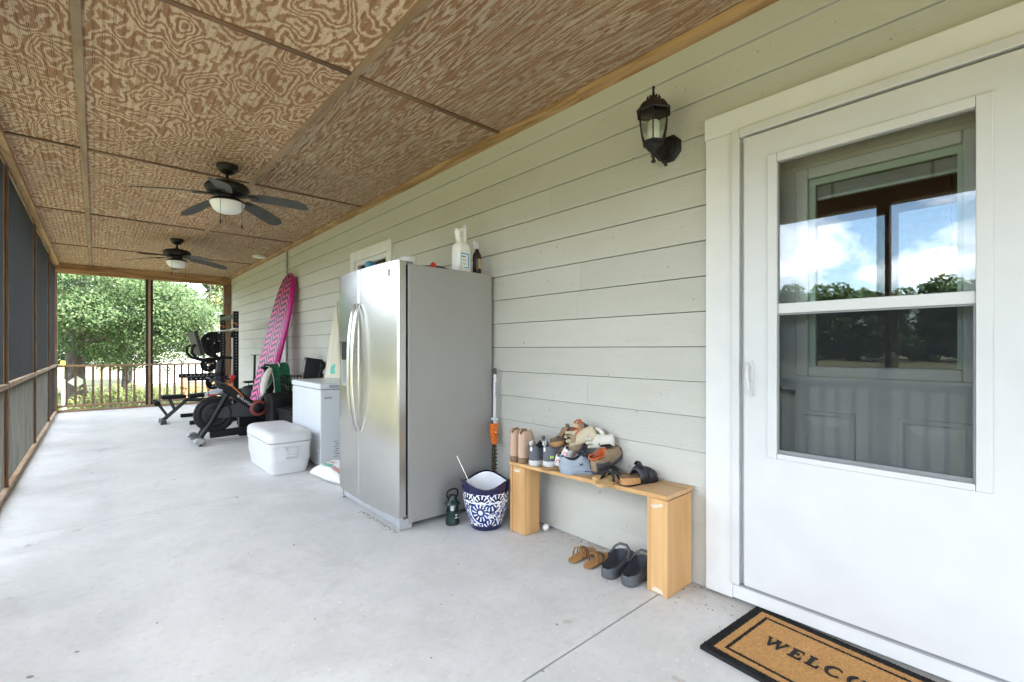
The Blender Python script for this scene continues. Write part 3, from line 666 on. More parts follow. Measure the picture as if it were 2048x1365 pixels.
t = thing('ice_chest', 'large white plastic ice chest on the floor in front of the freezer', 'cooler', (1.39, 5.15, 0))
MB().loft([rrect(0.155, 0.395, 0.05, 0.0), rrect(0.165, 0.405, 0.055, 0.010), rrect(0.182, 0.428, 0.06, 0.125), rrect(0.187, 0.433, 0.06, 0.128), rrect(0.190, 0.437, 0.06, 0.262), rrect(0.196, 0.444, 0.06, 0.266), rrect(0.197, 0.446, 0.06, 0.302)]).build('tub', 'white_plastic', t, smooth=30)
MB().loft([rrect(0.195, 0.444, 0.06, 0.306), rrect(0.200, 0.449, 0.062, 0.312), rrect(0.197, 0.446, 0.062, 0.365), rrect(0.188, 0.437, 0.065, 0.388), rrect(0.165, 0.415, 0.07, 0.402), rrect(0.10, 0.35, 0.06, 0.406)]).build('lid', 'white_plastic', t, smooth=40)
h = MB(); h.box(-0.062, -0.052, -0.448, -0.430, 0.150, 0.262); h.box(0.052, 0.062, -0.448, -0.430, 0.150, 0.262); h.box(-0.0515, 0.0515, -0.447, -0.430, 0.250, 0.262); h.box(-0.0515, 0.0515, -0.447, -0.430, 0.150, 0.157)
h.build('handle_frame', 'white_plastic', t, bevel=0.003)
MB().tube([(-0.045, -0.442, 0.236), (-0.046, -0.452, 0.205), (-0.030, -0.456, 0.188), (0.030, -0.456, 0.188), (0.046, -0.452, 0.205), (0.045, -0.442, 0.236)], 0.008, 8).build('handle', 'white_plastic', t, smooth=60)
for x in (-0.042, 0.042):
    for z in (0.232, 0.246): MB().ball((x, -0.4435, z), 0.004, n=8, m=5).build('screw', 'grey_plastic', t)

plain('sack_white', (0.72, 0.72, 0.70), 0.55, var=0.06, bump=0.5, bscale=14, bdist=0.02); plain('print_red', (0.42, 0.16, 0.14), 0.6); plain('print_green', (0.16, 0.33, 0.24), 0.6)
t = thing('feed_sack', 'white woven feed sack lying on the floor beside the refrigerator', 'sack', (1.66, 4.20, 0), (0, 0, radians(8)))
rings = []
for i in range(13):
    u = i/12; y = -0.33 + 0.66*u
    e = sin(pi*min(max((u+0.02)/1.04, 0), 1))**0.45
    hx = 0.165*(0.9+0.1*e); hz = 0.008 + 0.085*e
    ring = []
    for j in range(20):
        a = 2*pi*j/20
        rz_ = hz*sin(a); xx = hx*cos(a)*(1 - 0.12*(1-e))
        ring.append((xx + 0.012*sin(3*u*pi+j), y + 0.01*sin(2*j), max(hz*0.9 + rz_*(1+0.12*sin(5*u+3*j*0.7)), 0.002)))
    rings.append(ring)
MB().loft(rings).build('bag', 'sack_white', t, smooth=180, sub=1)
plain('sack_print', (0.42, 0.16, 0.14), 0.6)
def flat_text(name, txt, size, mat, parent, M, extrude=0.0006, align='LEFT', space=1.0):
    cu = bpy.data.curves.new(name, 'FONT'); cu.body = txt; cu.size = size; cu.extrude = extrude; cu.align_x = align; cu.space_character = space; cu.resolution_u = 3
    tmp = bpy.data.objects.new('tmp_text', cu); COL.objects.link(tmp)
    me = bpy.data.meshes.new_from_object(tmp.evaluated_get(bpy.context.evaluated_depsgraph_get()))
    bpy.data.objects.remove(tmp); me.name = name; me.materials.clear(); me.materials.append(MAT[mat])
    o = bpy.data.objects.new(name, me); COL.objects.link(o)
    if parent is not None:
        o.parent = parent
        if parent.name in WORLD_OFF: o.matrix_parent_inverse = WORLD_OFF[parent.name]
    o.matrix_basis = M; return o
# printed panels follow the sack's crown
def sack_patch(x0, x1, y0, y1, lift): 
    b = MB(); n = 6; g = []
    for i in range(n+1):
        for j in range(n+1):
            y = y0+(y1-y0)*i/n; x = x0+(x1-x0)*j/n; u = (y+0.33)/0.66
            e = sin(pi*min(max((u+0.02)/1.04, 0), 1))**0.45
            hx = 0.165*(0.9+0.1*e); hz = 0.008+0.085*e
            g.append((x, y, hz*0.9 + hz*sqrt(max(0, 1-(x/hx)**2)) + lift))
    for i in range(n):
        for j in range(n): b.f.append((i*(n+1)+j, i*(n+1)+j+1, (i+1)*(n+1)+j+1, (i+1)*(n+1)+j))
    b.v = g; return b
sack_patch(-0.13, -0.10, -0.05, 0.10, 0.010).build('green_print', 'print_green', t)
for k in range(9): sack_patch(-0.135, -0.105, -0.26+0.021*k, -0.26+0.021*k+0.014, 0.011).build('red_print', 'print_red', t)
for k in range(5): sack_patch(-0.085, -0.068, -0.02+0.021*k, -0.02+0.021*k+0.014, 0.011).build('red_print', 'print_red', t)

# ------------------------------------------------------------------ talavera planter, stick, camping lantern
def talavera():
    m = NT('talavera'); c = m.n('ShaderNodeTexCoord'); s = m.n('ShaderNodeSeparateXYZ'); m.l(c.outputs['Object'], s.inputs[0])
    ang = m.math('ARCTAN2', s.outputs['Y'], s.outputs['X']); z = s.outputs['Z']
    navy = (0.004, 0.005, 0.050); white = (0.74, 0.76, 0.80); blue = (0.03, 0.06, 0.27)
    # fan band
    u = m.math('MULTIPLY', ang, 9/(2*pi)); fu = m.math('SUBTRACT', m.math('FRACT', u), 0.5)
    vz = m.math('DIVIDE', m.math('SUBTRACT', z, 0.196), 0.062)
    rad = m.math('SQRT', m.math('ADD', m.math('POWER', m.math('MULTIPLY', fu, 1.0), 2.0), m.math('POWER', m.math('MULTIPLY', vz, 0.5), 2.0)))
    pa = m.math('ARCTAN2', fu, m.math('ADD', m.math('MULTIPLY', vz, 0.6), 0.06))
    st = m.math('GREATER_THAN', m.math('SINE', m.math('MULTIPLY', pa, 13.0)), 0.35)
    st = m.math('MULTIPLY', st, m.math('GREATER_THAN', rad, 0.22))
    rim = m.math('MULTIPLY', m.math('GREATER_THAN', rad, 0.44), m.math('LESS_THAN', rad, 0.49))
    low = m.math('LESS_THAN', m.math('ADD', vz, m.math('MULTIPLY', m.math('ABSOLUTE', fu), 0.6)), 0.20)
    fan = m.math('MAXIMUM', m.math('MAXIMUM', st, rim), low)
    # flowers of the belly: voronoi cells with rings and petals
    cb = m.n('ShaderNodeCombineXYZ'); m.l(m.math('MULTIPLY', ang, 0.155), cb.inputs[0]); m.l(z, cb.inputs[1])
    vo = m.n('ShaderNodeTexVoronoi', voronoi_dimensions='2D'); vo.inputs['Scale'].default_value = 5.2; m.l(cb.outputs[0], vo.inputs['Vector'])
    ds = vo.outputs['Distance']
    sub = m.n('ShaderNodeVectorMath', operation='SUBTRACT'); m.l(cb.outputs[0], sub.inputs[0]); m.l(vo.outputs['Position'], sub.inputs[1])
    # Position is in texture space: rescale
    scl = m.n('ShaderNodeVectorMath', operation='SCALE'); scl.inputs['Scale'].default_value = 5.2; m.l(cb.outputs[0], scl.inputs[0])
    sub2 = m.n('ShaderNodeVectorMath', operation='SUBTRACT'); m.l(scl.outputs[0], sub2.inputs[0]); m.l(vo.outputs['Position'], sub2.inputs[1])
    s2 = m.n('ShaderNodeSeparateXYZ'); m.l(sub.outputs[0], s2.inputs[0])
    an2 = m.math('ARCTAN2', s2.outputs['Y'], s2.outputs['X'])
    pet = m.math('GREATER_THAN', m.math('SINE', m.math('ADD', m.math('MULTIPLY', an2, 12.0), m.math('MULTIPLY', ds, 9.0))), 0.3)
    r1 = m.math('MULTIPLY', m.math('GREATER_THAN', ds, 0.16), m.math('LESS_THAN', ds, 0.33))
    ring = m.math('MULTIPLY', m.math('GREATER_THAN', ds, 0.40), m.math('LESS_THAN', ds, 0.47))
    dots = m.n('ShaderNodeTexVoronoi', voronoi_dimensions='2D'); dots.inputs['Scale'].default_value = 55; m.l(cb.outputs[0], dots.inputs['Vector'])
    dt = m.math('MULTIPLY', m.math('LESS_THAN', dots.outputs['Distance'], 0.24), m.math('GREATER_THAN', ds, 0.47))
    core = m.math('LESS_THAN', ds, 0.09)
    body = m.math('MAXIMUM', m.math('MAXIMUM', m.math('MULTIPLY', pet, r1), ring), m.math('MAXIMUM', dt, core))
    sw = m.noise(m.coords((1,1,1)), 7, 2, 0.5, 1.5)
    swl = m.math('LESS_THAN', m.math('ABSOLUTE', m.math('SUBTRACT', m.math('FRACT', m.math('MULTIPLY', sw, 5.0)), 0.5)), 0.16)
    body = m.math('ABSOLUTE', m.math('SUBTRACT', body, m.math('MULTIPLY', swl, m.math('GREATER_THAN', ds, 0.30))))
    inb = m.math('MULTIPLY', m.math('GREATER_THAN', z, 0.032), m.math('LESS_THAN', z, 0.190))
    inf = m.math('MULTIPLY', m.math('GREATER_THAN', z, 0.1955), m.math('LESS_THAN', z, 0.252))
    line = m.math('MULTIPLY', m.math('GREATER_THAN', z, 0.1895), m.math('LESS_THAN', z, 0.1960))
    wf = m.math('MAXIMUM', m.math('MAXIMUM', m.math('MULTIPLY', body, inb), m.math('MULTIPLY', fan, inf)), line)
    shade = m.mix(m.ramp(m.noise(m.coords(), 30, 2), [(0.4, (0,0,0)), (0.6, (1,1,1))]), navy, blue)
    m.set(m.mix(wf, m.mix(inb, navy, shade), white), 0.12, Coat_Weight=0.4)
talavera()
plain('glaze_white', (0.80, 0.81, 0.83), 0.2, var=0.02); plain('glaze_navy', (0.003, 0.004, 0.03), 0.15)
t = thing('planter', 'blue and white painted pottery planter with a wavy rim', 'planter', (1.968, 2.478, 0))
prof = [(0.100, 0.0), (0.108, 0.012), (0.112, 0.034), (0.122, 0.07), (0.138, 0.115), (0.150, 0.16), (0.157, 0.20), (0.161, 0.24), (0.166, 0.275), (0.172, 0.30)]
def wav(a, z): 
    k = max(0, (z-0.24)/0.06); return -0.021*k*cos(3*(a - 4.02))
n = 64; rings = []
for r, z in prof: rings.append([(r*cos(2*pi*j/n), r*sin(2*pi*j/n), z + wav(2*pi*j/n, z)) for j in range(n)])
MB().loft(rings, cap=False).add([(0.1*cos(2*pi*j/n), 0.1*sin(2*pi*j/n), 0.0) for j in range(n)], [tuple(range(n))]).build('pot', 'talavera', t, smooth=60)
rings = [[((r)*cos(2*pi*j/n), (r)*sin(2*pi*j/n), z + wav(2*pi*j/n, zz)) for j in range(n)] for r, z, zz in ((0.172, 0.3001, 0.30), (0.174, 0.306, 0.30), (0.170, 0.311, 0.30), (0.163, 0.309, 0.30), (0.160, 0.302, 0.30))]
MB().loft(rings, cap=False).build('rim', 'glaze_navy', t, smooth=60)
rings = [[(r*cos(2*pi*j/n), r*sin(2*pi*j/n), z + wav(2*pi*j/n, zz)) for j in range(n)] for r, z, zz in ((0.160, 0.3015, 0.30), (0.150, 0.24, 0.24), (0.128, 0.12, 0.12), (0.105, 0.03, 0.0))]
MB().loft(rings, cap=False).add([(0.105*cos(2*pi*j/n), 0.105*sin(2*pi*j/n), 0.03) for j in range(n)], [tuple(range(n))]).build('white_inside', 'glaze_white', t, smooth=60)
t = thing('paint_stick', 'thin pale metal rod leaning out of the planter', 'rod', (1.90, 2.53, 0.06))
MB().tube([(0.06, -0.05, 0.0), (-0.07, 0.09, 0.40)], 0.005, 8).build('rod', 'chrome', t, smooth=60); MB().tube([(-0.07, 0.09, 0.40), (-0.0718, 0.092, 0.4055)], [0.006, 0.004], 8).build('tip', 'white_plastic', t, smooth=60)
plain('lantern_green', (0.005, 0.022, 0.017), 0.35)
t = thing('camping_lantern', 'small dark green camping lantern on the floor beside the planter', 'lantern', (1.815, 2.655, 0))
MB().lathe([(0.001,0),(0.044,0),(0.046,0.006),(0.046,0.022),(0.040,0.045),(0.041,0.075),(0.044,0.092),(0.001,0.092)], 28).build('base', 'lantern_green', t, smooth=40)
MB().lathe([(0.040,0.0925),(0.040,0.135)], 24).build('globe', 'lantern_clear', t, smooth=60)
MB().lathe([(0.001,0.0925),(0.014,0.0925),(0.014,0.125),(0.006,0.134),(0.001,0.134)], 14).build('tube', 'frosted', t, smooth=40)
MB().lathe([(0.040,0.1355),(0.052,0.137),(0.050,0.146),(0.036,0.160),(0.026,0.178),(0.024,0.196),(0.001,0.198)], 28).build('hood', 'lantern_green', t, smooth=40)
MB().tube([(-0.030,0,0.17),(-0.046,0,0.20),(-0.040,0,0.225),(-0.015,0,0.236),(0.015,0,0.236),(0.040,0,0.225),(0.046,0,0.20),(0.030,0,0.17)], 0.006, 8).build('handle', 'black_plastic', t, smooth=60)
MB().box(-0.010, 0.010, -0.0475, -0.044, 0.05, 0.056).box(-0.006, 0.006, -0.0475, -0.043, 0.066, 0.074).build('switch', 'white_plastic', t)
MB().box(-0.006,0.006,-0.006,0.006,0.0,0.001)
plain('leaf_dry', (0.36, 0.23, 0.10), 0.8)
o = MB().add([(0,0,0.002),(0.03,0.008,0.004),(0.05,0.0,0.003),(0.02,-0.012,0.002)], [(0,1,2,3)]).build('dry_leaf', 'leaf_dry', None, solid=0.001, M=T(1.775, 2.62, 0.001)); tag(o, 'small dry brown leaf on the floor beside the camping lantern', 'leaf')

# ------------------------------------------------------------------ pole hedge trimmer
t = thing('pole_trimmer', 'white shafted pole hedge trimmer with orange gearbox in the corner by the refrigerator', 'hedge trimmer', (2.215, 2.690, 0))
MB().tube([(0.0, 0, 0.68), (0.004, 0, 1.0)], 0.0115, 10).build('shaft', 'white_plastic', t, smooth=60)
MB().tube([(0.004, 0, 1.001), (0.005, 0, 1.045)], 0.012, 10).build('coupling', 'dark_steel', t, smooth=60)
MB().box(-0.022, 0.022, -0.018, 0.018, 0.660, 0.682).build('collar', 'white_plastic', t, bevel=0.004)
MB().loft([rrect(0.012,0.012,0.008,0.659,cx=0.004), rrect(0.014,0.014,0.008,0.60,cx=0.014), rrect(0.012,0.014,0.008,0.54,cx=0.016), rrect(0.010,0.012,0.008,0.48,cx=0.008)]).build('gear_neck', 'white_plastic', t, smooth=50)
MB().prism([(-0.030,-0.031,0.635),(0.010,-0.031,0.640),(0.014,-0.031,0.56),(0.006,-0.031,0.52),(0.004,-0.031,0.485),(-0.020,-0.031,0.485),(-0.022,-0.031,0.52),(-0.032,-0.031,0.56)], (0,0.05,0)).build('gearbox', 'orange_plastic', t, bevel=0.005)
MB().ball((-0.010,-0.031,0.575), 0.007, 0.004, 0.007, n=10, m=6).build('bolt', 'chrome', t)
bl = MB(); bl.box(-0.014, 0.002, -0.012, -0.006, 0.055, 0.484)
for i in range(15):
    z = 0.08 + i*0.027
    bl.prism([(-0.014,-0.013,z),(-0.030,-0.013,z+0.006),(-0.030,-0.013,z+0.011),(-0.014,-0.013,z+0.016)], (0,0.006,0)); bl.prism([(0.002,-0.013,z),(0.018,-0.013,z+0.006),(0.018,-0.013,z+0.011),(0.002,-0.013,z+0.016)], (0,0.006,0))
plain('blade_steel', (0.10, 0.085, 0.06), 0.45, metal=0.6)
bl.build('toothed_blade', 'blade_steel', t)
flat_text('lettering', 'YARDMAX', 0.03, 'label_blue', t, T(0.0085, -0.0125, 0.93) @ RZ(radians(90),4,'X') @ RZ(radians(-90),4,'Z'), space=0.9) if False else None
lt = MB()
for i in range(7):
    z = 0.845+0.014*i
    lt.box(-0.006, 0.008, -0.0125, -0.0118, z, z+0.003); lt.box(-0.006 + 0.005*(i % 3), -0.003+0.005*(i % 3), -0.0125, -0.0118, z+0.003, z+0.009); lt.box(0.004, 0.0075, -0.0125, -0.0118, z+0.003, z+0.009)
lt.build('lettering', 'label_blue', t)

# ------------------------------------------------------------------ shoe bench
t = thing('shoe_bench', 'narrow plywood bench on box legs against the siding', 'bench', (2.15, 1.74, 0), world=True)
def zt(y): return 0.490 - 0.036*(y-1.175)/1.13
def leg(ya, yb, outer, xb=2.268):   # ya < yb
    g = thing('leg', None, None, (0,0,0)); g.parent = t; g.matrix_parent_inverse = WORLD_OFF[t.name]
    z = min(zt(ya), zt(yb)) - 0.024
    oy = (ya, ya+0.019) if outer < 0 else (yb-0.019, yb)
    iy = (yb-0.019, yb) if outer < 0 else (ya, ya+0.019)
    MB().box(2.030, xb, oy[0], oy[1], 0.001, z).build('outer_board', 'bench_wood', g, bevel=0.002)
    MB().box(2.046, xb-0.004, iy[0], iy[1], 0.001, z).build('inner_board', 'bench_wood', g, bevel=0.002)
    MB().box(2.036, 2.0455, min(oy[1], iy[1])+0.0005, max(oy[0], iy[0])-0.0005 if outer < 0 else max(oy[0], iy[0])-0.0005, 0.004, z-0.001).build('front_board', 'bench_wood', g, bevel=0.0015)
    if outer < 0: MB().box(2.0362, 2.0455, iy[0], iy[1], 0.004, z-0.001).build('front_edge', 'bench_wood', g)
    else: MB().box(2.0362, 2.0455, iy[0], iy[1], 0.004, z-0.001).build('front_edge', 'bench_wood', g)
    return g
l1 = leg(1.176, 1.288, -1); l2 = leg(2.172, 2.306, 1, 2.172)
plain('bare_patch', (0.66, 0.58, 0.45), 0.7)
MB().prism([(2.0355, 1.27, 0.425), (2.0355, 1.205, 0.445), (2.0355, 1.203, 0.430), (2.0355, 1.255, 0.412)], (-0.0008,0,0)).build('paint_chip', 'bare_patch', l1)
MB().prism([(2.0355, 2.28, 0.405), (2.0355, 2.22, 0.418), (2.0355, 2.21, 0.398), (2.0355, 2.26, 0.392)], (-0.0008,0,0)).build('paint_chip', 'bare_patch', l2)
MB().prism([(2.0355, 1.265, 0.012), (2.0355, 1.20, 0.008), (2.0355, 1.205, 0.026), (2.0355, 1.25, 0.034)], (-0.0008,0,0)).build('paint_chip', 'bare_patch', l1)
b = MB(); za, zb = zt(1.174), zt(2.308)
b.add([(2.028,1.174,za-0.022),(2.276,1.174,za-0.022),(2.276,2.308,zb-0.022),(2.028,2.308,zb-0.022),(2.028,1.174,za),(2.276,1.174,za),(2.276,2.308,zb),(2.028,2.308,zb)], [(3,2,1,0),(4,5,6,7),(0,1,5,4),(1,2,6,5),(2,3,7,6),(3,0,4,7)])
b.build('seat', 'bench_top_wood', t, bevel=0.002)
MB().prism([(2.0278,1.175,za-0.021),(2.0278,2.307,zb-0.021),(2.0278,2.307,zb-0.001),(2.0278,1.175,za-0.001)], (-0.003,0,0)).build('edge_band', 'bench_wood', t)

# ------------------------------------------------------------------ wall lantern
t = thing('wall_lantern', 'black six sided coach lantern mounted on the siding by the door', 'wall lantern', (W, 1.305, 2.24), world=True)
LC = (W-0.165, 1.305)
MB().lathe([(0.001,0.0),(0.075,0.0),(0.075,0.006),(0.066,0.012),(0.060,0.020),(0.040,0.026),(0.036,0.034),(0.001,0.036)], 8, T(W-0.0125, 1.305, 2.245) @ RZ(radians(-90),4,'Y') @ RZ(radians(22.5),4,'Z')).build('backplate', 'lantern_metal', t, smooth=30)
MB().tube([(W-0.04,1.305,2.225),(W-0.075,1.305,2.175),(W-0.105,1.305,2.168),(W-0.135,1.305,2.180),(LC[0],1.305,2.200)], [0.013,0.011,0.010,0.011,0.013], 8).tube([(W-0.05,1.305,2.20),(W-0.052,1.305,2.165),(W-0.044,1.305,2.150)], [0.008,0.007,0.010], 8).build('arm', 'lantern_metal', t, smooth=60)
def hexr(r, z, n=6): return [(LC[0]+r*cos(2*pi*j/n+pi/6), LC[1]+r*sin(2*pi*j/n+pi/6), z) for j in range(n)]
MB().lathe([(0.001,2.135),(0.010,2.137),(0.012,2.143),(0.006,2.155),(0.010,2.166),(0.014,2.172),(0.010,2.180),(0.016,2.192),(0.026,2.198),(0.034,2.208),(0.040,2.220),(0.001,2.221)], 16, T(LC[0],LC[1],0)).build('lower_cup', 'lantern_metal', t, smooth=40)
MB().loft([hexr(0.046,2.2215), hexr(0.060,2.232), hexr(0.060,2.240), hexr(0.050,2.243)]).build('lower_ring', 'lantern_metal', t)
GP = [(0.0525,2.2435),(0.064,2.275),(0.072,2.315),(0.0755,2.355),(0.0745,2.386)]
for j in range(6):
    rows = [(hexr(r-0.002, z)[j], hexr(r-0.002, z)[(j+1)%6]) for r, z in GP]
    b = MB()
    for k in range(len(rows)-1): b.add([rows[k][0], rows[k][1], rows[k+1][1], rows[k+1][0]], [(0,1,2,3)])
    b.build('pane', 'lamp_glass', t)
    MB().tube([hexr(r, z)[j] for r, z in GP], 0.0042, 6).build('glazing_bar', 'lantern_metal', t, smooth=60)
MB().loft([hexr(0.070,2.3865), hexr(0.082,2.388), hexr(0.092,2.384), hexr(0.094,2.390), hexr(0.080,2.404), hexr(0.068,2.425), hexr(0.056,2.440), hexr(0.036,2.448), hexr(0.034,2.456)]).build('roof', 'lantern_metal', t, smooth=35)
cr = MB()
for j in range(12): cr.ball((LC[0]+0.031*cos(2*pi*j/12), LC[1]+0.031*sin(2*pi*j/12), 2.462), 0.005, 0.005, 0.009, n=6, m=4)
cr.build('gallery', 'lantern_metal', t, smooth=60)
MB().lathe([(0.026,2.4562),(0.022,2.463),(0.012,2.468),(0.014,2.474),(0.008,2.480),(0.0055,2.500),(0.006,2.511),(0.0085,2.517),(0.006,2.524),(0.001,2.526)], 14, T(LC[0],LC[1],0)).build('finial', 'lantern_metal', t, smooth=50)
MB().lathe([(0.001,2.2445),(0.028,2.2445),(0.030,2.25),(0.030,2.33),(0.026,2.345),(0.001,2.348)], 16, T(LC[0],LC[1],0)).build('bulb', 'frosted', t, smooth=40)

# ------------------------------------------------------------------ ceiling fans
plain('fan_blade', (0.060, 0.058, 0.056), 0.6, var=0.25, scale=9)
def fan(x, y, base, label):
    t = thing('ceiling_fan', label, 'ceiling fan', (x, y, CZ), group='ceiling fans over the porch')
    MB().lathe([(0.001,0.004),(0.082,0.004),(0.085,-0.012),(0.080,-0.030),(0.078,-0.034),(0.072,-0.036),(0.066,-0.052),(0.062,-0.055),(0.048,-0.070),(0.030,-0.078),(0.001,-0.080)], 28).build('canopy', 'bronze', t, smooth=35)
    MB().lathe([(0.013,-0.079),(0.013,-0.118),(0.022,-0.122),(0.030,-0.140),(0.030,-0.145)], 14).build('downrod', 'bronze', t, smooth=40)
    MB().lathe([(0.001,-0.1455),(0.05,-0.1455),(0.11,-0.152),(0.150,-0.166),(0.170,-0.190),(0.172,-0.206),(0.168,-0.210),(0.166,-0.222),(0.150,-0.245),(0.110,-0.262),(0.07,-0.266),(0.068,-0.288),(0.001,-0.288)], 36).build('motor', 'bronze', t, smooth=30)
    MB().lathe([(0.05,-0.2885),(0.095,-0.292),(0.120,-0.302),(0.128,-0.312),(0.128,-0.318),(0.10,-0.319)], 32).build('light_fitter', 'bronze', t, smooth=35)
    MB().lathe([(0.124,-0.3195),(0.134,-0.328),(0.129,-0.342),(0.108,-0.385),(0.085,-0.404),(0.050,-0.414),(0.001,-0.417)], 36).build('light_bowl', 'frosted', t, smooth=40)
    for k in range(5):
        a = radians(base + 72*k); M = rotz(a)
        arm = MB(); arm.prism([(0.10,-0.022,-0.268),(0.17,-0.030,-0.270),(0.24,-0.046,-0.280),(0.26,0.0,-0.283),(0.24,0.046,-0.280),(0.17,0.030,-0.270),(0.10,0.022,-0.268)], (0,0,-0.006))
        ar = arm.build('blade_arm', 'bronze', t, bevel=0.002, M=M)
        R = [(0.18,0.050,0.0),(0.22,0.060,0.0),(0.34,0.068,0.0),(0.48,0.074,0.0),(0.60,0.071,0.0),(0.64,0.052,0.0),(0.665,0.030,0.0)]
        rings = []
        for r, hw, _ in R:
            zc = -0.276 - 0.062*((r-0.18)/0.48)**1.6; tw = radians(-13)
            ring = [(r, s*hw*cos(tw), zc + s*hw*sin(tw) + d) for s, d in ((-1,-0.003),(1,-0.003),(1,0.003),(-1,0.003))]
            rings.append(ring)
        MB().loft(rings).build('blade', 'fan_blade', t, smooth=40, M=M)
    for k, (px_, l) in enumerate(((-0.075, 0.19), (0.085, 0.21))):
        c = MB().tube([(px_, -0.115, -0.318), (px_, -0.135, -0.33), (px_, -0.136, -0.318-l)], 0.0016, 6)
        ch = c.build('pull_chain', 'bronze', t, smooth=60)
        MB().lathe([(0.001,0),(0.005,0),(0.006,-0.012),(0.005,-0.034),(0.001,-0.036)], 8, T(px_, -0.136, -0.318-l)).build('pull_knob', 'black_metal', ch, smooth=40)
fan(0.855, 4.685, -34, 'dark bronze ceiling fan with frosted light bowl, the nearer of the two')
fan(0.885, 8.33, 11, 'dark bronze ceiling fan with frosted light bowl, the farther of the two')
t = thing('flush_light', 'small flat white disc light on the ceiling by the siding', 'ceiling light', (2.10, 8.876, CZ))
MB().lathe([(0.001,-0.034),(0.085,-0.034),(0.10,-0.028),(0.10,-0.02)], 28).build('lens', 'frosted', t, smooth=40)
MB().lathe([(0.101,-0.030),(0.108,-0.024),(0.108,0.0)], 28).build('ring', 'white_plastic', t, smooth=40)
t = thing('conduit', 'grey conduit pipe running down the siding behind the pink board', 'conduit', (W, 7.9, 0), world=True)
MB().tube([(W-0.03, 7.9, 0.55), (W-0.03, 7.9, 2.742)], 0.014, 10).build('pipe', 'mid_grey', t, smooth=60)
MB().tube([(W-0.022, 7.93, 0.55), (W-0.022, 7.935, 1.4), (W-0.022, 7.93, 2.742)], 0.006, 6).build('cable', 'black_plastic', t, smooth=60)
for z in (0.9, 1.7, 2.5): MB().box(W-0.048, W-0.01, 7.884, 7.916, z, z+0.02).build('clip', 'mid_grey', t, bevel=0.002)

# ------------------------------------------------------------------ welcome mat
plain('coir', (0.58, 0.33, 0.12), 0.95, var=0.22, scale=120, bump=0.9, bscale=260, bdist=0.004); plain('coir_black', (0.012, 0.012, 0.012), 0.95, var=0.4, scale=120, bump=0.9, bscale=260, bdist=0.004)
t = thing('doormat', 'tan coir doormat with black border reading WELCOME before the door', 'doormat', (1.998, 0.493, 0), (0, 0, radians(-4.5)))
random.seed(5)
def pile(rects, n, z, hgt):
    b = MB()
    for x0, x1, y0, y1 in rects: b.box(x0, x1, y0, y1, 0.001, z)
    tot = sum((x1-x0)*(y1-y0) for x0, x1, y0, y1 in rects)
    for x0, x1, y0, y1 in rects:
        for _ in range(int(n*(x1-x0)*(y1-y0)/tot)):
            x = random.uniform(x0, x1); y = random.uniform(y0, y1); a = random.uniform(0, 6.28); w = 0.0013
            l = random.uniform(0.4, 1)*hgt; dx = random.gauss(0, 0.0022); dy = random.gauss(0, 0.0022)
            b.add([(x-w*cos(a), y-w*sin(a), z-0.001), (x+w*cos(a), y+w*sin(a), z-0.001), (x+dx, y+dy, z+l)], [(0,1,2)])
    return b
MX, MY = 0.238, 0.385
def frame(o, i): return [(-MX+o, MX-o, -MY+o, -MY+i), (-MX+o, MX-o, MY-i, MY-o), (-MX+o, -MX+i, -MY+i, MY-i), (MX-i, MX-o, -MY+i, MY-i)]
pile(frame(0, 0.035), 6000, 0.015, 0.007).build('border', 'coir_black', t)
pile(frame(0.0352, 0.0645), 5000, 0.0145, 0.005).build('tan_band', 'coir', t)
pile(frame(0.0647, 0.0775), 4000, 0.0145, 0.005).build('black_line', 'coir_black', t)
pile([(-MX+0.0777, MX-0.0777, -MY+0.0777, MY-0.0777)], 16000, 0.0145, 0.005).build('field', 'coir', t)
# serif capitals, drawn in a unit box (x right, y up); the word runs towards -Y with its top to the door
G = {
 'W': (1.25, [[(0.0,1),(0.24,1),(0.24,0.95),(0.20,0.94),(0.40,0.25),(0.60,0.86),(0.57,0.94),(0.50,0.95),(0.50,1),(0.80,1),(0.80,0.95),(0.73,0.94),(0.92,0.27),(1.10,0.92),(1.03,0.95),(1.03,1),(1.25,1),(1.25,0.95),(1.18,0.93),(0.90,0),(0.84,0),(0.63,0.68),(0.39,0),(0.33,0),(0.06,0.94),(0.0,0.95)]]),
 'E': (0.72, [[(0,1),(0.66,1),(0.68,0.74),(0.63,0.74),(0.57,0.92),(0.30,0.93),(0.30,0.56),(0.42,0.56),(0.46,0.66),(0.50,0.66),(0.50,0.38),(0.46,0.38),(0.42,0.49),(0.30,0.49),(0.30,0.08),(0.58,0.08),(0.67,0.28),(0.72,0.28),(0.69,0),(0,0),(0,0.05),(0.10,0.06),(0.10,0.94),(0,0.95)]]),
 'L': (0.70, [[(0,1),(0.42,1),(0.42,0.95),(0.30,0.94),(0.30,0.08),(0.56,0.08),(0.66,0.30),(0.71,0.30),(0.68,0),(0,0),(0,0.05),(0.10,0.06),(0.10,0.94),(0,0.95)]]),
}
def arcpts(cx, cy, rx, ry, a0, a1, n=18): return [(cx+rx*cos(radians(a0+(a1-a0)*i/n)), cy+ry*sin(radians(a0+(a1-a0)*i/n))) for i in range(n+1)]
G['C'] = (0.90, [arcpts(0.48,0.5,0.47,0.52,42,318) + arcpts(0.52,0.5,0.32,0.45,312,48)])
G['O'] = (1.0, None)
G['M'] = (1.15, [[(0,1),(0.30,1),(0.58,0.35),(0.86,1),(1.15,1),(1.15,0.95),(1.07,0.94),(1.07,0.06),(1.15,0.05),(1.15,0),(0.80,0),(0.80,0.05),(0.88,0.06),(0.88,0.75),(0.56,0),(0.52,0),(0.20,0.78),(0.20,0.06),(0.28,0.05),(0.28,0),(0,0),(0,0.05),(0.10,0.06),(0.10,0.94),(0,0.95)]])
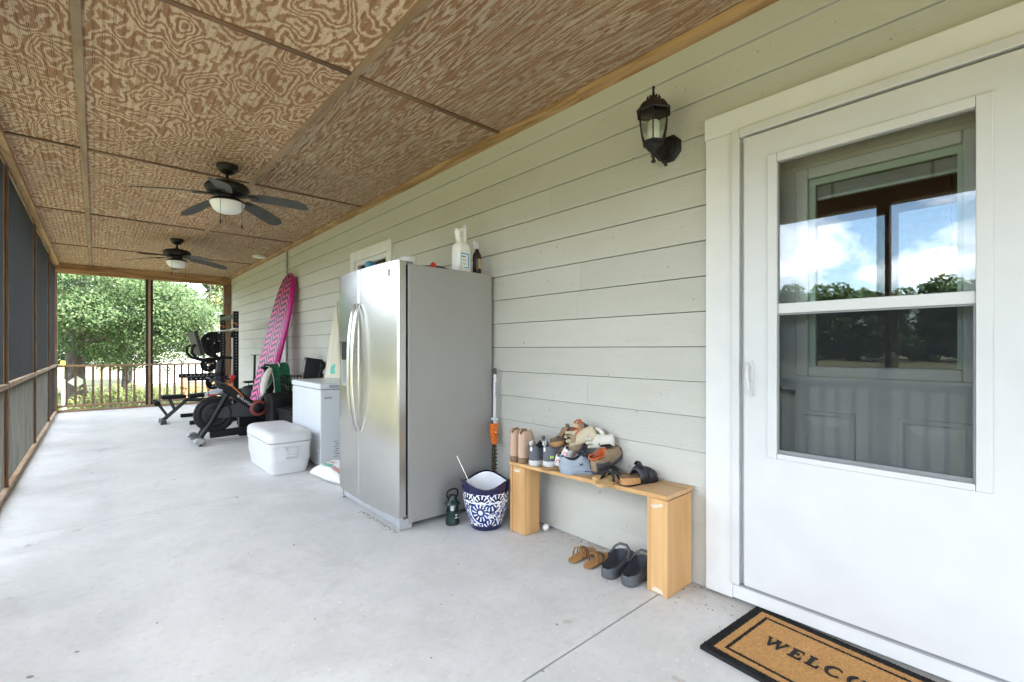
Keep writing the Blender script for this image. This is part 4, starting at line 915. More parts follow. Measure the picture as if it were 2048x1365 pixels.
def word(txt, hgt, space):
    L = []; x = 0
    for ch in txt: L.append((ch, x)); x += G[ch][0]*hgt + space
    return L, x - space
hgt = 0.062; L, tot = word('WELCOME', hgt, 0.015)
lt = thing('lettering', None, None); lt.parent = t
for ch, x in L:
    b = MB()
    def place(px_, py_): return (-0.026 + py_*hgt, tot/2 - x - px_*hgt, 0.0150)
    if ch == 'O':
        o_ = arcpts(0.5,0.5,0.5,0.53,0,360,28)[:-1]; i_ = arcpts(0.5,0.5,0.30,0.47,0,360,28)[:-1]; n = len(o_)
        for k in range(n): b.add([place(*o_[k]), place(*o_[(k+1)%n]), place(*i_[(k+1)%n]), place(*i_[k])], [(0,1,2,3)])
        b.build('letter', 'coir_black', lt, solid=-0.006)
    else:
        for poly in G[ch][1]: b.prism([place(*p) for p in poly], (0,0,0.0052))
        b.build('letter', 'coir_black', lt)
# ================================================================== outdoors
def leaf_cloud(b, clumps, per, size, seed, flat=0.55, sunward=Vector((0.1,-0.5,0.6))):
    rnd = random.Random(seed)
    for (cx_, cy_, cz_, R) in clumps:
        for _ in range(int(per*R*R)):
            d = Vector((rnd.gauss(0,1), rnd.gauss(0,1), rnd.gauss(0,1))).normalized()
            r = R*(0.35 + 0.65*rnd.random()**0.4)
            p = Vector((cx_, cy_, cz_)) + Vector((d.x*r, d.y*r, d.z*r*flat))
            nrm = (d*0.6 + sunward*0.7 + Vector((rnd.uniform(-.8,.8), rnd.uniform(-.8,.8), rnd.uniform(-.5,.8)))).normalized()
            t1 = nrm.cross(Vector((rnd.uniform(-1,1), rnd.uniform(-1,1), rnd.uniform(-1,1)))).normalized(); t2 = nrm.cross(t1)
            s = size*rnd.uniform(0.6, 1.3); w = s*rnd.uniform(0.38, 0.6)
            o = len(b.v)
            b.v += [tuple(p - t1*s*0.5), tuple(p + t2*w*0.5 - nrm*s*0.05), tuple(p + t1*s*0.5 - nrm*s*0.14), tuple(p - t2*w*0.5 - nrm*s*0.05)]
            b.f.append((o, o+1, o+2, o+3))
    return b
def raw(b, name, mat, parent=None):
    me = bpy.data.meshes.new(name); me.from_pydata(b.v, [], b.f); me.materials.append(MAT[mat])
    o = bpy.data.objects.new(name, me); COL.objects.link(o)
    if parent is not None:
        o.parent = parent
        if parent.name in WORLD_OFF: o.matrix_parent_inverse = WORLD_OFF[parent.name]
    return o
rnd = random.Random(3)
t = thing('maple_tree', 'big leafy shade tree with a thick trunk beyond the far railing', 'tree', (-0.42, 18.2, -0.5), world=True)
tr_ = MB()
tr_.tube([(-0.40,18.2,-0.55),(-0.41,18.2,-0.30),(-0.43,18.2,0.1),(-0.45,18.22,0.8),(-0.40,18.3,1.8),(-0.30,18.4,3.0),(0.0,18.6,4.6)], [0.42,0.30,0.24,0.21,0.20,0.19,0.15], 14)
tr_.build('trunk', 'bark', t, smooth=60)
limbs = [((-0.40,18.3,1.7),(0.8,17.6,2.4),(1.9,17.2,2.5)), ((-0.38,18.3,2.2),(0.6,19.2,3.4),(1.4,19.6,4.0)), ((-0.4,18.3,1.9),(-1.8,17.8,2.9),(-3.2,17.2,3.0)), ((-0.2,18.5,3.6),(0.8,18.0,5.0),(1.8,17.6,6.0)), ((-0.42,18.25,1.5),(0.2,16.9,2.2),(0.9,15.9,2.3)), ((-0.2,18.5,3.4),(-1.6,19.0,4.8),(-2.6,19.2,5.6)), ((-0.43,18.2,1.3),(1.0,17.3,1.75),(2.2,16.4,1.6))]
for a, m_, c in limbs: MB().tube(bez(a, m_, m_, c, 7), [0.10-0.011*i for i in range(8)], 7).build('limb', 'bark', t, smooth=60)
cl = []
for a, m_, c in limbs:
    for k in range(9):
        q = bez(a, m_, m_, c, 8)[min(8, 2+int(k*0.75))]
        cl.append((q.x+rnd.gauss(0,.55), q.y+rnd.gauss(0,.55), q.z+rnd.gauss(0,.40)+0.1, rnd.uniform(.42,.80)))
for _ in range(190):
    a = rnd.uniform(0, 6.28); e = rnd.uniform(-0.45, 1.0); r = rnd.uniform(.72, 1.0)
    x = 0.25 + 3.0*r*cos(a)*sqrt(max(0.05, 1-e*e)); y = 18.2 + 3.1*r*sin(a)*sqrt(max(0.05, 1-e*e)); z = 3.0 + 3.0*e
    if (x > 1.9 and z > 3.3 - (x-2.1)*1.5) or (x > 1.3 and z > 4.2): continue
    if y < 15.4: continue
    cl.append((x, y, z, rnd.uniform(.45,.85)))
for _ in range(34): cl.append((rnd.uniform(1.0,2.6), rnd.uniform(17.2,19), rnd.uniform(1.2,2.9), rnd.uniform(.4,.6)))
for x, y, z, r in ((0.35,16.6,0.85,.40),(0.7,16.9,0.75,.35),(1.3,16.7,0.95,.45),(1.9,16.8,0.95,.5),(2.4,16.9,1.15,.5),(2.75,17.2,1.35,.5),(1.05,16.5,1.25,.5),(1.7,16.6,1.5,.5),(2.5,17.3,1.9,.5),(0.5,16.6,1.5,.5),(0.0,16.6,1.9,.5),(-0.3,16.8,2.5,.5),(0.2,16.5,0.75,.25),(1.6,16.6,.6,.25),(2.1,17.6,2.4,.5),(1.5,17.2,2.9,.5)): cl.append((x,y,z,r))
raw(leaf_cloud(MB(), cl, 900, 0.092, 11), 'crown', 'leaf_main', t)
t = thing('back_tree', 'leafy tree filling the gap behind the big shade tree', 'tree', (0.9, 23.5, -0.5), world=True)
MB().tube([(0.9,23.5,-0.5),(0.95,23.5,1.5),(1.0,23.6,3.4)], [0.18,0.14,0.08], 10).build('trunk', 'bark', t, smooth=60)
cl2 = [(rnd.uniform(-2.8,4.2), 23.5+rnd.gauss(0,.8), rnd.uniform(0.9,5.6), rnd.uniform(.6,.95)) for _ in range(120)]
cl2 = [c for c in cl2 if not (c[0] > 2.4 and c[2] > 3.5-(c[0]-2.4)*1.2)]
raw(leaf_cloud(MB(), cl2, 420, 0.12, 17), 'crown', 'leaf_main', t)
plain('sign_pale', (0.60, 0.62, 0.52), 0.6)
s_ = MB().prism([(-0.395-0.20, 17.96, 0.26), (-0.395, 17.96, 0.10), (-0.395+0.20, 17.96, 0.26), (-0.395, 17.96, 0.43)], (0,0.012,0)).build('diamond_sign', 'sign_pale', None, M=None); tag(s_, 'pale diamond shaped sign board fixed to the tree trunk', 'sign')
t = thing('young_tree', 'thin pale yellow green tree against the sky beyond the porch corner', 'tree', (3.3, 21, -0.5), world=True)
MB().tube([(3.3,21,-0.5),(3.32,21,1.5),(3.25,21.1,4.2)], [0.08,0.06,0.03], 8).build('trunk', 'bark', t, smooth=60)
raw(leaf_cloud(MB(), [(3.3+rnd.gauss(0,.42), 21+rnd.gauss(0,.5), rnd.uniform(1.6,4.3), rnd.uniform(.25,.42)) for _ in range(26)], 150, 0.11, 5), 'crown', 'leaf_pale', t)
def shrub(x, y, w, h, seed, label):
    r_ = random.Random(seed); t = thing('shrub', label, 'shrub', (x, y, -0.5), world=True, group='shrubs beyond the far railing')
    st = MB()
    for _ in range(7): st.tube([(x+r_.gauss(0,.05), y+r_.gauss(0,.05), -0.52), (x+r_.gauss(0,w*.4), y+r_.gauss(0,w*.4), -0.5+h*0.8)], [0.012, 0.005], 5)
    st.build('stems', 'bark', t)
    raw(leaf_cloud(MB(), [(x+r_.gauss(0,w*.45), y+r_.gauss(0,w*.45), -0.5+h*r_.uniform(.35,.95), r_.uniform(.16,.26)) for _ in range(16)], 900, 0.085, seed, 0.9), 'foliage', 'leaf_shrub', t)
shrub(0.15, 14.6, 0.45, 0.75, 31, 'loose yellow green shrub close behind the far railing, left of the middle post')
shrub(0.75, 15.0, 0.40, 0.80, 32, 'bushy yellow green shrub just behind the middle post of the far railing')
shrub(-0.3, 15.4, 0.35, 0.5, 33, 'low yellow green shrub at the foot of the tree trunk')
plain('yellow_plastic', (0.75, 0.62, 0.06), 0.5)
t = thing('marker_post', 'short white post at the edge of the lawn beside the tree trunk', 'post', (-0.55, 15.2, -0.5))
MB().box(-0.04, 0.04, -0.04, 0.04, 0, 0.92).build('shaft', 'white_plastic', t, bevel=0.006); MB().loft([rrect(0.048,0.048,0.008,0.9205), rrect(0.05,0.05,0.008,0.935), rrect(0.012,0.012,0.006,0.965)]).build('cap', 'white_plastic', t)
o = MB().lathe([(0.001,0),(0.04,0),(0.045,0.01),(0.05,0.12),(0.04,0.15),(0.015,0.16),(0.001,0.16)], 16).build('hanging_feeder', 'yellow_plastic', None, smooth=40, M=T(-0.60, 15.9, 0.74)); tag(o, 'bright yellow feeder hanging in the tree beside the trunk', 'feeder')
MB().tube([(0,0,0.16),(0.02,0,1.1)], 0.004, 5).build('hanger', 'black_metal', o)
# white neighbouring house
plain('white_siding', (0.74, 0.74, 0.74), 0.55, var=0.02)
t = thing('neighbour_house', 'white clapboard house seen across the lawn behind the far railing', 'house', (6.0, 27, -0.5), world=True)
for k in range(17):
    z = -0.42 + 0.13*k
    MB().prism([(1.1,26.985,z),(1.1,27.0,z+0.13),(1.1,27.06,z+0.13),(1.1,27.06,z)], (10.9,0,0)).build('clapboard', 'white_siding', t)
MB().box(1.05, 12.05, 27.065, 33, -0.5, 1.79).build('wall', 'white_siding', t)
MB().box(1.12, 11.98, 27.02, 27.065, -0.5, -0.425).build('foundation', 'mid_grey', t)
MB().prism([(0.6,26.5,1.8),(0.6,30,3.2),(0.6,33.5,1.8)], (12,0,0)).build('roof', 'grey_plastic', t)
MB().box(1.0, 1.1, 26.95, 27.064, -0.5, 1.79).build('corner_board', 'white_paint', t)
# slatted garden bench on the lawn
t = thing('garden_bench', 'slatted brown garden bench on the lawn beyond the railing', 'garden bench', (2.45, 16.0, -0.5))
for i in range(8): MB().box(-0.62, 0.62, -0.012, 0.012, 0.47+0.062*i, 0.502+0.062*i, M=T(0, 0.02*i, 0)).build('back_slat', 'garden_wood', t)
for i in range(5): MB().box(-0.62, 0.62, -0.46+0.088*i, -0.39+0.088*i, 0.40, 0.42).build('seat_slat', 'garden_wood', t)
for x in (-0.62, 0.57):
    MB().box(x, x+0.05, -0.46, -0.41, 0.0, 0.62).build('leg', 'garden_wood', t, bevel=0.004); MB().box(x, x+0.05, 0.015, 0.065, 0.0, 0.93, M=None).build('leg', 'garden_wood', t, bevel=0.004)
    MB().box(x-0.01, x+0.06, -0.49, 0.0, 0.6205, 0.65).build('arm_rest', 'garden_wood', t, bevel=0.004)
# far woods: one mass
b = MB(); r_ = random.Random(8)
def woods(x, y, h):
    n = r_.randint(12, 18)
    leaf_cloud(b, [(x+r_.gauss(0,h*.16), y+r_.gauss(0,h*.16), h*(0.06+0.88*r_.random()) - 0.5, h*r_.uniform(.09,.17)) for _ in range(n)], 95, 0.70, r_.randint(0, 9999), 0.8)
for i in range(54): woods(-70 - r_.uniform(0, 8), -58 + i*2.5 + r_.uniform(-1.0,1.0), r_.uniform(8.8, 11.5) + (1.6 if i % 7 == 3 else 0))
for i in range(40): woods(-86 - r_.uniform(0, 8), -58 + i*3.4 + r_.uniform(-1.5,1.5), r_.uniform(9.5, 13))
for x, y, h in ((-20,52,8),(-26,46,8),(-32,56,9),(-38,42,8),(-44,52,9),(-30,64,10),(-50,40,9),(-16,60,9),(-56,56,10),(-24,58,9),(-14,50,8),(-34,48,8.5)): woods(x, y, h)
for i in range(22): woods(-34 + i*4.2, 70 + r_.uniform(-5,5), r_.uniform(8,13))
w_ = raw(b, 'woods', 'leaf_far'); tag(w_, 'distant line of green trees across the lawn', 'woods', kind='stuff')
b = MB(); r_ = random.Random(9)
for _ in range(9000):
    x = r_.uniform(-2.2, 6.5); y = r_.uniform(12.6, 24); a = r_.uniform(0, 6.28); h = r_.uniform(.05,.16); w = 0.012
    b.add([(x-w*cos(a), y-w*sin(a), -0.501), (x+w*cos(a), y+w*sin(a), -0.501), (x+r_.gauss(0,.04), y+r_.gauss(0,.04), -0.5+h)], [(0,1,2)])
w_ = raw(b, 'grass_blades', 'leaf_shrub'); tag(w_, 'sunlit rough lawn grass beyond the railing', 'grass', kind='stuff')

# ================================================================== gym corner
BY = 7.1
t = thing('exercise_bike', 'black stationary exercise bike with screen and white lettering on its frame', 'exercise bike', (1.5, BY, 0), world=True)
XR = lambda x, y, z: T(x, y, z) @ RZ(radians(90), 4, 'X')
fw = MB().lathe([(0.001,0.034),(0.035,0.034),(0.04,0.028),(0.085,0.026),(0.09,0.020),(0.155,0.018),(0.165,0.030),(0.190,0.032),(0.20,0.024),(0.226,0.024),(0.234,0.018),(0.234,-0.018),(0.226,-0.024),(0.20,-0.024),(0.19,-0.032),(0.165,-0.03),(0.155,-0.018),(0.09,-0.02),(0.085,-0.026),(0.04,-0.028),(0.035,-0.034),(0.001,-0.034)], 48, XR(1.154, BY, 0.344)).build('flywheel', 'black_metal', t, smooth=30)
MB().lathe([(0.001,0.046),(0.022,0.046),(0.026,0.040),(0.026,0.034)], 18, XR(1.154, BY, 0.344)).build('hub_cap', 'dark_steel', fw, smooth=40)
MB().lathe([(0.118,0.0195),(0.124,0.023),(0.130,0.0195)], 40, XR(1.154, BY, 0.344)).build('flywheel_ring', 'dark_steel', fw, smooth=60)
MB().tube([(1.285,BY-0.062,0.60),(1.215,BY-0.066,0.47),(1.10,BY-0.075,0.25),(0.985,BY-0.085,0.065)], [0.036,0.034,0.030,0.030], 12).build('fork', 'black_plastic', t, smooth=60)
MB().tube([(1.285,BY+0.062,0.60),(1.215,BY+0.066,0.47),(1.10,BY+0.075,0.25),(0.985,BY+0.085,0.065)], [0.036,0.034,0.030,0.030], 12).build('fork', 'black_plastic', t, smooth=60)
MB().tube([(0.945,BY-0.27,0.055),(0.945,BY+0.27,0.055)], 0.032, 12).build('front_stabilizer', 'black_plastic', t, smooth=60)
for s_ in (-1, 1):
    c_ = MB().loft([[(0.945+0.062*cos(a)*k, BY+s_*y, 0.058+0.040*sin(a)*k) for a in [2*pi*j/16 for j in range(16)]] for y, k in ((0.24,0.8),(0.265,1.0),(0.30,1.0),(0.325,0.75))]).build('end_cap', 'mid_grey', t, smooth=40)
    MB().lathe([(0.001,0.012),(0.018,0.012),(0.020,0.0)], 14, T(0.925, BY+s_*0.326, 0.06) @ RZ(radians(90*s_ if s_ < 0 else -90),4,'X')).build('transport_wheel', 'black_rubber', c_, smooth=40)
    MB().lathe([(0.024,0.0),(0.026,0.006),(0.010,0.012),(0.007,0.03)], 12, T(0.96, BY+s_*0.30, 0.0)).build('levelling_foot', 'black_rubber', t, smooth=40)
# main beam (front top -> bottom bracket) and rear seat mast
def beam(pts, hw, n=10):
    rings = []
    for x, z, hh, w in pts: rings.append([(x, BY-w, z-hh), (x, BY+w, z-hh), (x, BY+w, z+hh), (x, BY-w, z+hh)])
    return MB().loft(rings)
def beam2(p0, p1, w0, w1, hy):
    d = Vector((p1[0]-p0[0], 0, p1[1]-p0[1])).normalized(); n_ = Vector((-d.z, 0, d.x))
    R = []
    for p, w in ((p0, w0), (p1, w1)):
        c = Vector((p[0], BY, p[1])); R.append([tuple(c+n_*w+Vector((0,hy,0))), tuple(c+n_*w-Vector((0,hy,0))), tuple(c-n_*w-Vector((0,hy,0))), tuple(c-n_*w+Vector((0,hy,0)))])
    return MB().loft(R)
beam2((1.215, 0.735), (1.70, 0.325), 0.062, 0.055, 0.045).build('main_beam', 'black_plastic', t, bevel=0.018, seg=3)
beam2((1.63, 0.31), (1.86, 0.72), 0.050, 0.036, 0.038).build('seat_mast', 'black_plastic', t, bevel=0.014, seg=3)
beam2((1.10, 0.085), (2.06, 0.120), 0.045, 0.050, 0.040).build('base_beam', 'black_plastic', t, bevel=0.012)
beam2((1.66, 0.33), (1.95, 0.10), 0.045, 0.045, 0.040).build('rear_strut', 'black_plastic', t, bevel=0.012)
MB().tube([(2.06,BY-0.26,0.055),(2.06,BY+0.26,0.055)], 0.034, 12).build('rear_stabilizer', 'black_plastic', t, smooth=60)
beam2((1.16, 0.36), (1.66, 0.38), 0.075, 0.11, 0.030).build('belt_guard', 'dark_steel', t, bevel=0.02, seg=3)
MB().tube([(1.215,BY,0.70),(1.205,BY,0.86),(1.225,BY,1.055)], [0.058,0.050,0.042], 14).build('handlebar_post', 'black_plastic', t, smooth=60)
MB().lathe([(0.058,0),(0.062,0.01),(0.060,0.045),(0.052,0.05)], 18, T(1.208, BY, 0.835)).build('post_collar', 'black_matte', t, smooth=40)
hb = MB()
for s_ in (-1, 1):
    hb.tube([(1.22,BY,1.068),(1.12,BY+s_*0.06,1.050),(1.02,BY+s_*0.16,1.045),(0.93,BY+s_*0.20,1.075),(0.880,BY+s_*0.215,1.14),(0.885,BY+s_*0.215,1.21),(0.92,BY+s_*0.20,1.235)], [0.022,0.021,0.019,0.018,0.018,0.017,0.016], 10)
    hb.tube([(1.20,BY,1.07),(1.24,BY+s_*0.10,1.075),(1.32,BY+s_*0.15,1.072)], [0.022,0.02,0.018], 10)
hb.build('handlebar', 'black_rubber', t, smooth=60)
for s_ in (-1, 1): MB().tube(bez((1.18,BY+s_*0.09,1.075),(1.10,BY+s_*0.14,1.14),(1.08,BY+s_*0.17,1.22),(1.12,BY+s_*0.19,1.31),8), 0.016, 8).build('arm_rest', 'black_rubber', t, smooth=60)
SM = T(0.945, BY, 1.255) @ RZ(radians(-14), 4, 'Y')
sc = MB().loft([[(p[0]*1.0, p[1], p[2]) for p in [(0.012*k+dx, y, z) for y, z in ((-0.27,-0.155),(0.27,-0.155),(0.27,0.155),(-0.27,0.155))]] for k, dx in ((0,-0.016),(1,0.008))]).build('screen', 'black_plastic', t, bevel=0.006)
sc.matrix_basis = SM
MB().box(0.0205, 0.036, -0.20, 0.20, -0.11, 0.12).build('screen_back', 'grey_plastic', sc, bevel=0.006)
MB().tube([(0.985,BY,1.22),(1.09,BY,1.12),(1.19,BY,1.075)], 0.024, 10).build('screen_mount', 'black_plastic', t, smooth=60)
MB().tube(bez((1.02,BY-0.12,1.14),(1.03,BY-0.13,0.95),(1.02,BY-0.12,0.80),(1.08,BY-0.06,0.60),8), 0.005, 6).build('cable', 'black_plastic', t, smooth=60)
MB().box(-0.10, 0.10, -0.13, 0.13, -0.008, 0.008, M=T(1.165, BY, 0.775) @ RZ(radians(25),4,'Y')).build('weight_tray', 'dark_steel', t, bevel=0.003)
plain('bottle_clear', (0.45, 0.47, 0.50), 0.25)
MB().loft([[(1.10+x, BY+0.045*cos(a), z+0.045*sin(a)*h) for a in [2*pi*j/14 for j in range(14)]] for x, z, h in ((-0.05,0.600,0.5),(0.0,0.612,0.9),(0.07,0.625,1.0),(0.13,0.655,1.1),(0.165,0.70,0.9),(0.17,0.735,0.6))]).build('sweat_guard', 'bottle_clear', t, smooth=60)
MB().box(1.07, 1.17, BY-0.047, BY+0.047, 0.585, 0.604).build('brake_pad', 'red_plastic', t, bevel=0.006)
MB().lathe([(0.001,0.05),(0.030,0.048),(0.036,0.038),(0.036,0.010),(0.024,0.0),(0.012,-0.06)], 10, T(1.352, BY, 0.795)).build('resistance_knob', 'red_plastic', t, smooth=30)
for k in range(3): MB().tube(bez((1.255+0.02*k,BY-0.055,0.745-0.02*k),(1.30,BY-0.08,0.76-0.01*k),(1.36,BY-0.07,0.68),(1.44+0.02*k,BY-0.05,0.60-0.03*k),9), 0.005, 6).build('orange_cable', 'orange_cord', t, smooth=60)
plain('guard_red', (0.28, 0.055, 0.035), 0.45)
MB().lathe([(0.001,0.055),(0.09,0.055),(0.105,0.045),(0.108,0.03),(0.108,-0.03),(0.105,-0.045),(0.001,-0.055)], 32, XR(1.655, BY, 0.385)).build('crank_disc', 'guard_red', t, smooth=40)
MB().lathe([(0.001,0.062),(0.06,0.062),(0.07,0.056)], 24, XR(1.655, BY, 0.385)).build('crank_cover', 'black_plastic', t, smooth=40)
beam2((1.655,0.385),(1.79,0.47),0.016,0.014,0.010).build('crank_arm', 'black_metal', t, bevel=0.004, M=T(0,-0.085,0))
pd = MB().box(-0.055,0.055,-0.10,-0.012,-0.012,0.012, M=T(1.79,BY-0.095,0.47) @ RZ(radians(-28),4,'Y')).build('pedal', 'black_rubber', t, bevel=0.004)
MB().box(-0.02,0.02,-0.1012,-0.1002,-0.006,0.006, M=T(1.79,BY-0.095,0.47) @ RZ(radians(-28),4,'Y')).build('pedal_reflector', 'label_white', pd)
MB().tube([(1.84,BY,0.66),(1.875,BY,0.90)], 0.022, 12).build('seat_post', 'black_metal', t, smooth=60)
MB().loft([[(x, BY+w*cos(a), 0.925+h*sin(a)) for a in [2*pi*j/14 for j in range(14)]] for x, w, h in ((1.70,0.018,0.014),(1.74,0.028,0.022),(1.82,0.045,0.026),(1.90,0.085,0.03),(1.96,0.10,0.032),(2.01,0.085,0.026))]).build('saddle', 'black_rubber', t, smooth=60)
lm = T(1.398, BY-0.0462, 0.560) @ RZ(radians(40.2), 4, 'Y') @ RZ(radians(90), 4, 'X')
flat_text('lettering', 'PELOTON', 0.042, 'label_white', t, lm @ T(0.040, -0.004, 0), space=1.0)
e_ = MB()
for k in range(16):
    a0, a1 = radians(-60+270*k/16), radians(-60+270*(k+1)/16)
    e_.add([(0.018*cos(a0),0.018*sin(a0),0),(0.018*cos(a1),0.018*sin(a1),0),(0.012*cos(a1),0.012*sin(a1),0),(0.012*cos(a0),0.012*sin(a0),0)], [(0,1,2,3)])
e_.add([(-0.003,-0.020,0),(0.004,-0.020,0),(0.004,0.006,0),(-0.003,0.006,0)], [(0,1,2,3)])
e_.build('emblem', 'label_white', t, M=lm @ T(0.012, 0.012, 0.0008))

# green and white jacket hung over the saddle
plain('jacket_green', (0.010, 0.085, 0.038), 0.9, var=0.2, bump=0.5, bscale=25, bdist=0.006); plain('jacket_white', (0.66, 0.64, 0.56), 0.9, var=0.06, bump=0.4, bscale=22, bdist=0.006)
t = thing('jacket', 'green jacket with white sleeves draped over the saddle of the exercise bike', 'jacket', (1.87, BY, 0.95), world=True)
def drape(prof, y0, y1, n=12, fold=0.010, ph=0.0, taper=0.0):
    b = MB(); m_ = len(prof); g = []
    for i in range(n+1):
        u = i/n
        for k, (x, z, dy) in enumerate(prof):
            v = k/(m_-1); y = y0 + (y1-y0)*u
            w = fold*(0.25+abs(v-0.35)*1.6)
            g.append((x + w*sin(u*9+ph+v*1.5) + taper*v*(u-0.5), y + dy + w*0.6*sin(u*14+ph+v*4), z + 0.006*sin(u*11+v*5+ph)))
    for i in range(n):
        for k in range(m_-1): b.f.append((i*m_+k, (i+1)*m_+k, (i+1)*m_+k+1, i*m_+k+1))
    b.v = g; return b
# hangs over the saddle: its broad side faces the camera (-Y)
def drapeY(cols, n_=16, fold=0.014, ph=0.0):
    """cols: list of (y, z, xl, xr) from the back hem over the saddle to the front hem"""
    b = MB(); g = []; m_ = n_+1
    for k, (y, z, xl, xr) in enumerate(cols):
        v = k/(len(cols)-1)
        for i in range(m_):
            u = i/n_; w = fold*(0.15 + 1.2*abs(v-0.35))
            g.append((xl+(xr-xl)*u, y + w*sin(u*10+ph) + 0.4*w*sin(u*23+ph*2), z - 0.012*sin(u*5+ph) - 0.02*(u-0.5)**2))
    for k in range(len(cols)-1):
        for i in range(n_): b.f.append((k*m_+i, k*m_+i+1, (k+1)*m_+i+1, (k+1)*m_+i))
    b.v = g; return b
drapeY([(BY+0.13,0.62,1.80,1.98),(BY+0.13,0.80,1.78,2.0),(BY+0.115,0.93,1.75,2.0),(BY+0.05,0.985,1.74,2.0),(BY-0.03,0.995,1.75,2.01),(BY-0.10,0.975,1.77,2.02),(BY-0.13,0.90,1.79,2.03),(BY-0.145,0.78,1.81,2.03),(BY-0.15,0.66,1.825,2.035),(BY-0.152,0.575,1.835,2.04)]).build('body', 'jacket_green', t, smooth=180, solid=0.007, sub=1)
drapeY([(BY-0.153,0.573,1.832,2.042),(BY-0.156,0.545,1.830,2.044),(BY-0.153,0.515,1.832,2.042)], fold=0.012).build('hem_band', 'jacket_white', t, smooth=180, solid=0.009, sub=1)
MB().tube([(1.795,BY-0.135,0.935),(1.74,BY-0.15,0.86),(1.705,BY-0.155,0.74),(1.685,BY-0.15,0.63),(1.70,BY-0.14,0.545)], [0.030,0.044,0.050,0.046,0.036], 12).build('sleeve', 'jacket_white', t, smooth=180, sub=1)
MB().tube([(2.02,BY-0.10,0.93),(2.045,BY-0.11,0.82),(2.05,BY-0.11,0.70),(2.045,BY-0.11,0.60)], [0.026,0.034,0.034,0.026], 10).build('sleeve', 'jacket_white', t, smooth=180, sub=1)
MB().tube([(1.735,BY-0.10,0.955),(1.765,BY-0.13,0.945),(1.795,BY-0.152,0.88),(1.815,BY-0.162,0.78),(1.825,BY-0.166,0.66),(1.835,BY-0.168,0.575)], [0.010,0.012,0.012,0.011,0.010,0.009], 6, flat=0.4).build('trim_stripe', 'jacket_white', t, smooth=180)
MB().tube([(1.885,BY-0.05,1.008),(1.89,BY-0.11,0.992),(1.895,BY-0.145,0.94)], [0.008,0.009,0.007], 6, flat=0.4).build('shoulder_stripe', 'jacket_white', t, smooth=180)
MB().prism([(1.955,BY-0.166,0.68),(2.005,BY-0.166,0.675),(2.002,BY-0.166,0.585),(1.99,BY-0.166,0.583)], (0,-0.004,0)).build('lining_flap', 'jacket_white', t)
MB().tube([(1.710,BY-0.202,0.615),(1.715,BY-0.205,0.645),(1.745,BY-0.200,0.652)], 0.006, 6).tube([(1.710,BY-0.202,0.615),(1.700,BY-0.20,0.60)], 0.006, 6).build('drawcord', 'black_plastic', t, smooth=60)

# squat rack, barbell, plates
t = thing('squat_rack', 'black steel squat rack with perforated safety arms by the far siding', 'squat rack', (1.6, 9.37, 0), world=True)
for y in (8.84, 9.90):
    u_ = MB().box(1.695, 1.772, y-0.036, y+0.036, 0.062, 1.81).build('upright', 'black_metal', t, bevel=0.005)
    MB().box(1.10, 2.05, y-0.034, y+0.034, 0.001, 0.061).build('base_bar', 'black_metal', t, bevel=0.005)
    MB().box(1.07, 1.694, y-0.028, y+0.028, 0.685, 0.755).build('safety_arm', 'black_metal', t, bevel=0.004)
    hl = MB()
    for k in range(9): hl.lathe([(0.001,0.0),(0.009,0.0)], 8, T(1.12+0.062*k, y-0.0285, 0.722) @ RZ(radians(90),4,'X'))
    for k in range(20): hl.lathe([(0.001,0.0),(0.008,0.0)], 8, T(1.733, y-0.0366, 0.85+0.048*k) @ RZ(radians(90),4,'X'))
    hl.build('hole_disc', 'mid_grey', u_)  # solid grey discs, coloured as bright background showing through the perforations
    MB().box(1.655, 1.6945, y-0.030, y+0.030, 1.37, 1.47).build('bar_hook', 'black_metal', t, bevel=0.003)
    MB().tube([(1.70,y-0.05,1.62),(1.73,y-0.052,1.60),(1.755,y-0.05,1.585)], 0.008, 6).build('orange_pin', 'orange_plastic', t, smooth=60)
MB().box(1.70, 1.768, 8.877, 9.863, 1.70, 1.765).build('cross_member', 'black_metal', t, bevel=0.004); MB().box(1.98, 2.04, 8.875, 9.865, 0.001, 0.06).build('cross_member', 'black_metal', t, bevel=0.004)
t = thing('barbell', 'steel barbell resting across the squat rack', 'barbell', (1.64, 9.4, 1.45), world=True)
MB().tube([(1.66,8.50,1.495),(1.66,10.25,1.495)], 0.0145, 10).build('bar', 'chrome', t, smooth=60)
MB().tube([(1.66,8.36,1.495),(1.66,8.72,1.495)], 0.026, 14).build('sleeve', 'chrome', t, smooth=60); MB().tube([(1.66,10.02,1.495),(1.66,10.45,1.495)], 0.026, 14).build('sleeve', 'chrome', t, smooth=60)
def plate(x, y, z, r, lab, nm='weight_plate'):
    t = thing(nm, lab, 'weight plate', (x, y, z), (radians(90), 0, 0), group='weight plates on the squat rack')
    MB().lathe([(0.026,0.022),(0.045,0.022),(0.05,0.012),(r*0.72,0.012),(r*0.78,0.022),(r*0.96,0.022),(r,0.014),(r,-0.014),(r*0.96,-0.022),(r*0.78,-0.022),(r*0.72,-0.012),(0.05,-0.012),(0.045,-0.022),(0.026,-0.022)], 36).build('disc', 'black_rubber', t, smooth=35)
    MB().lathe([(0.026,0.023),(0.026,-0.023)], 16).build('bore', 'chrome', t, smooth=60)
    for k in range(3): MB().box(r*0.40, r*0.62, -0.012, 0.012, 0.0122, 0.0155, M=rotz(radians(20+120*k))).build('raised_mark', 'mid_grey', t)
plate(1.60, 9.99, 1.30, 0.20, 'large black weight plate on the rack below the barbell')
plate(1.54, 10.06, 0.90, 0.13, 'small black weight plate low on the rack behind the bike handlebar')
plate(1.62, 10.12, 0.56, 0.12, 'small black weight plate lowest on the rack behind the bike shelf')
MB().tube([(1.52,9.92,0.99),(1.56,9.925,0.95),(1.54,9.92,0.86)], 0.012, 6)

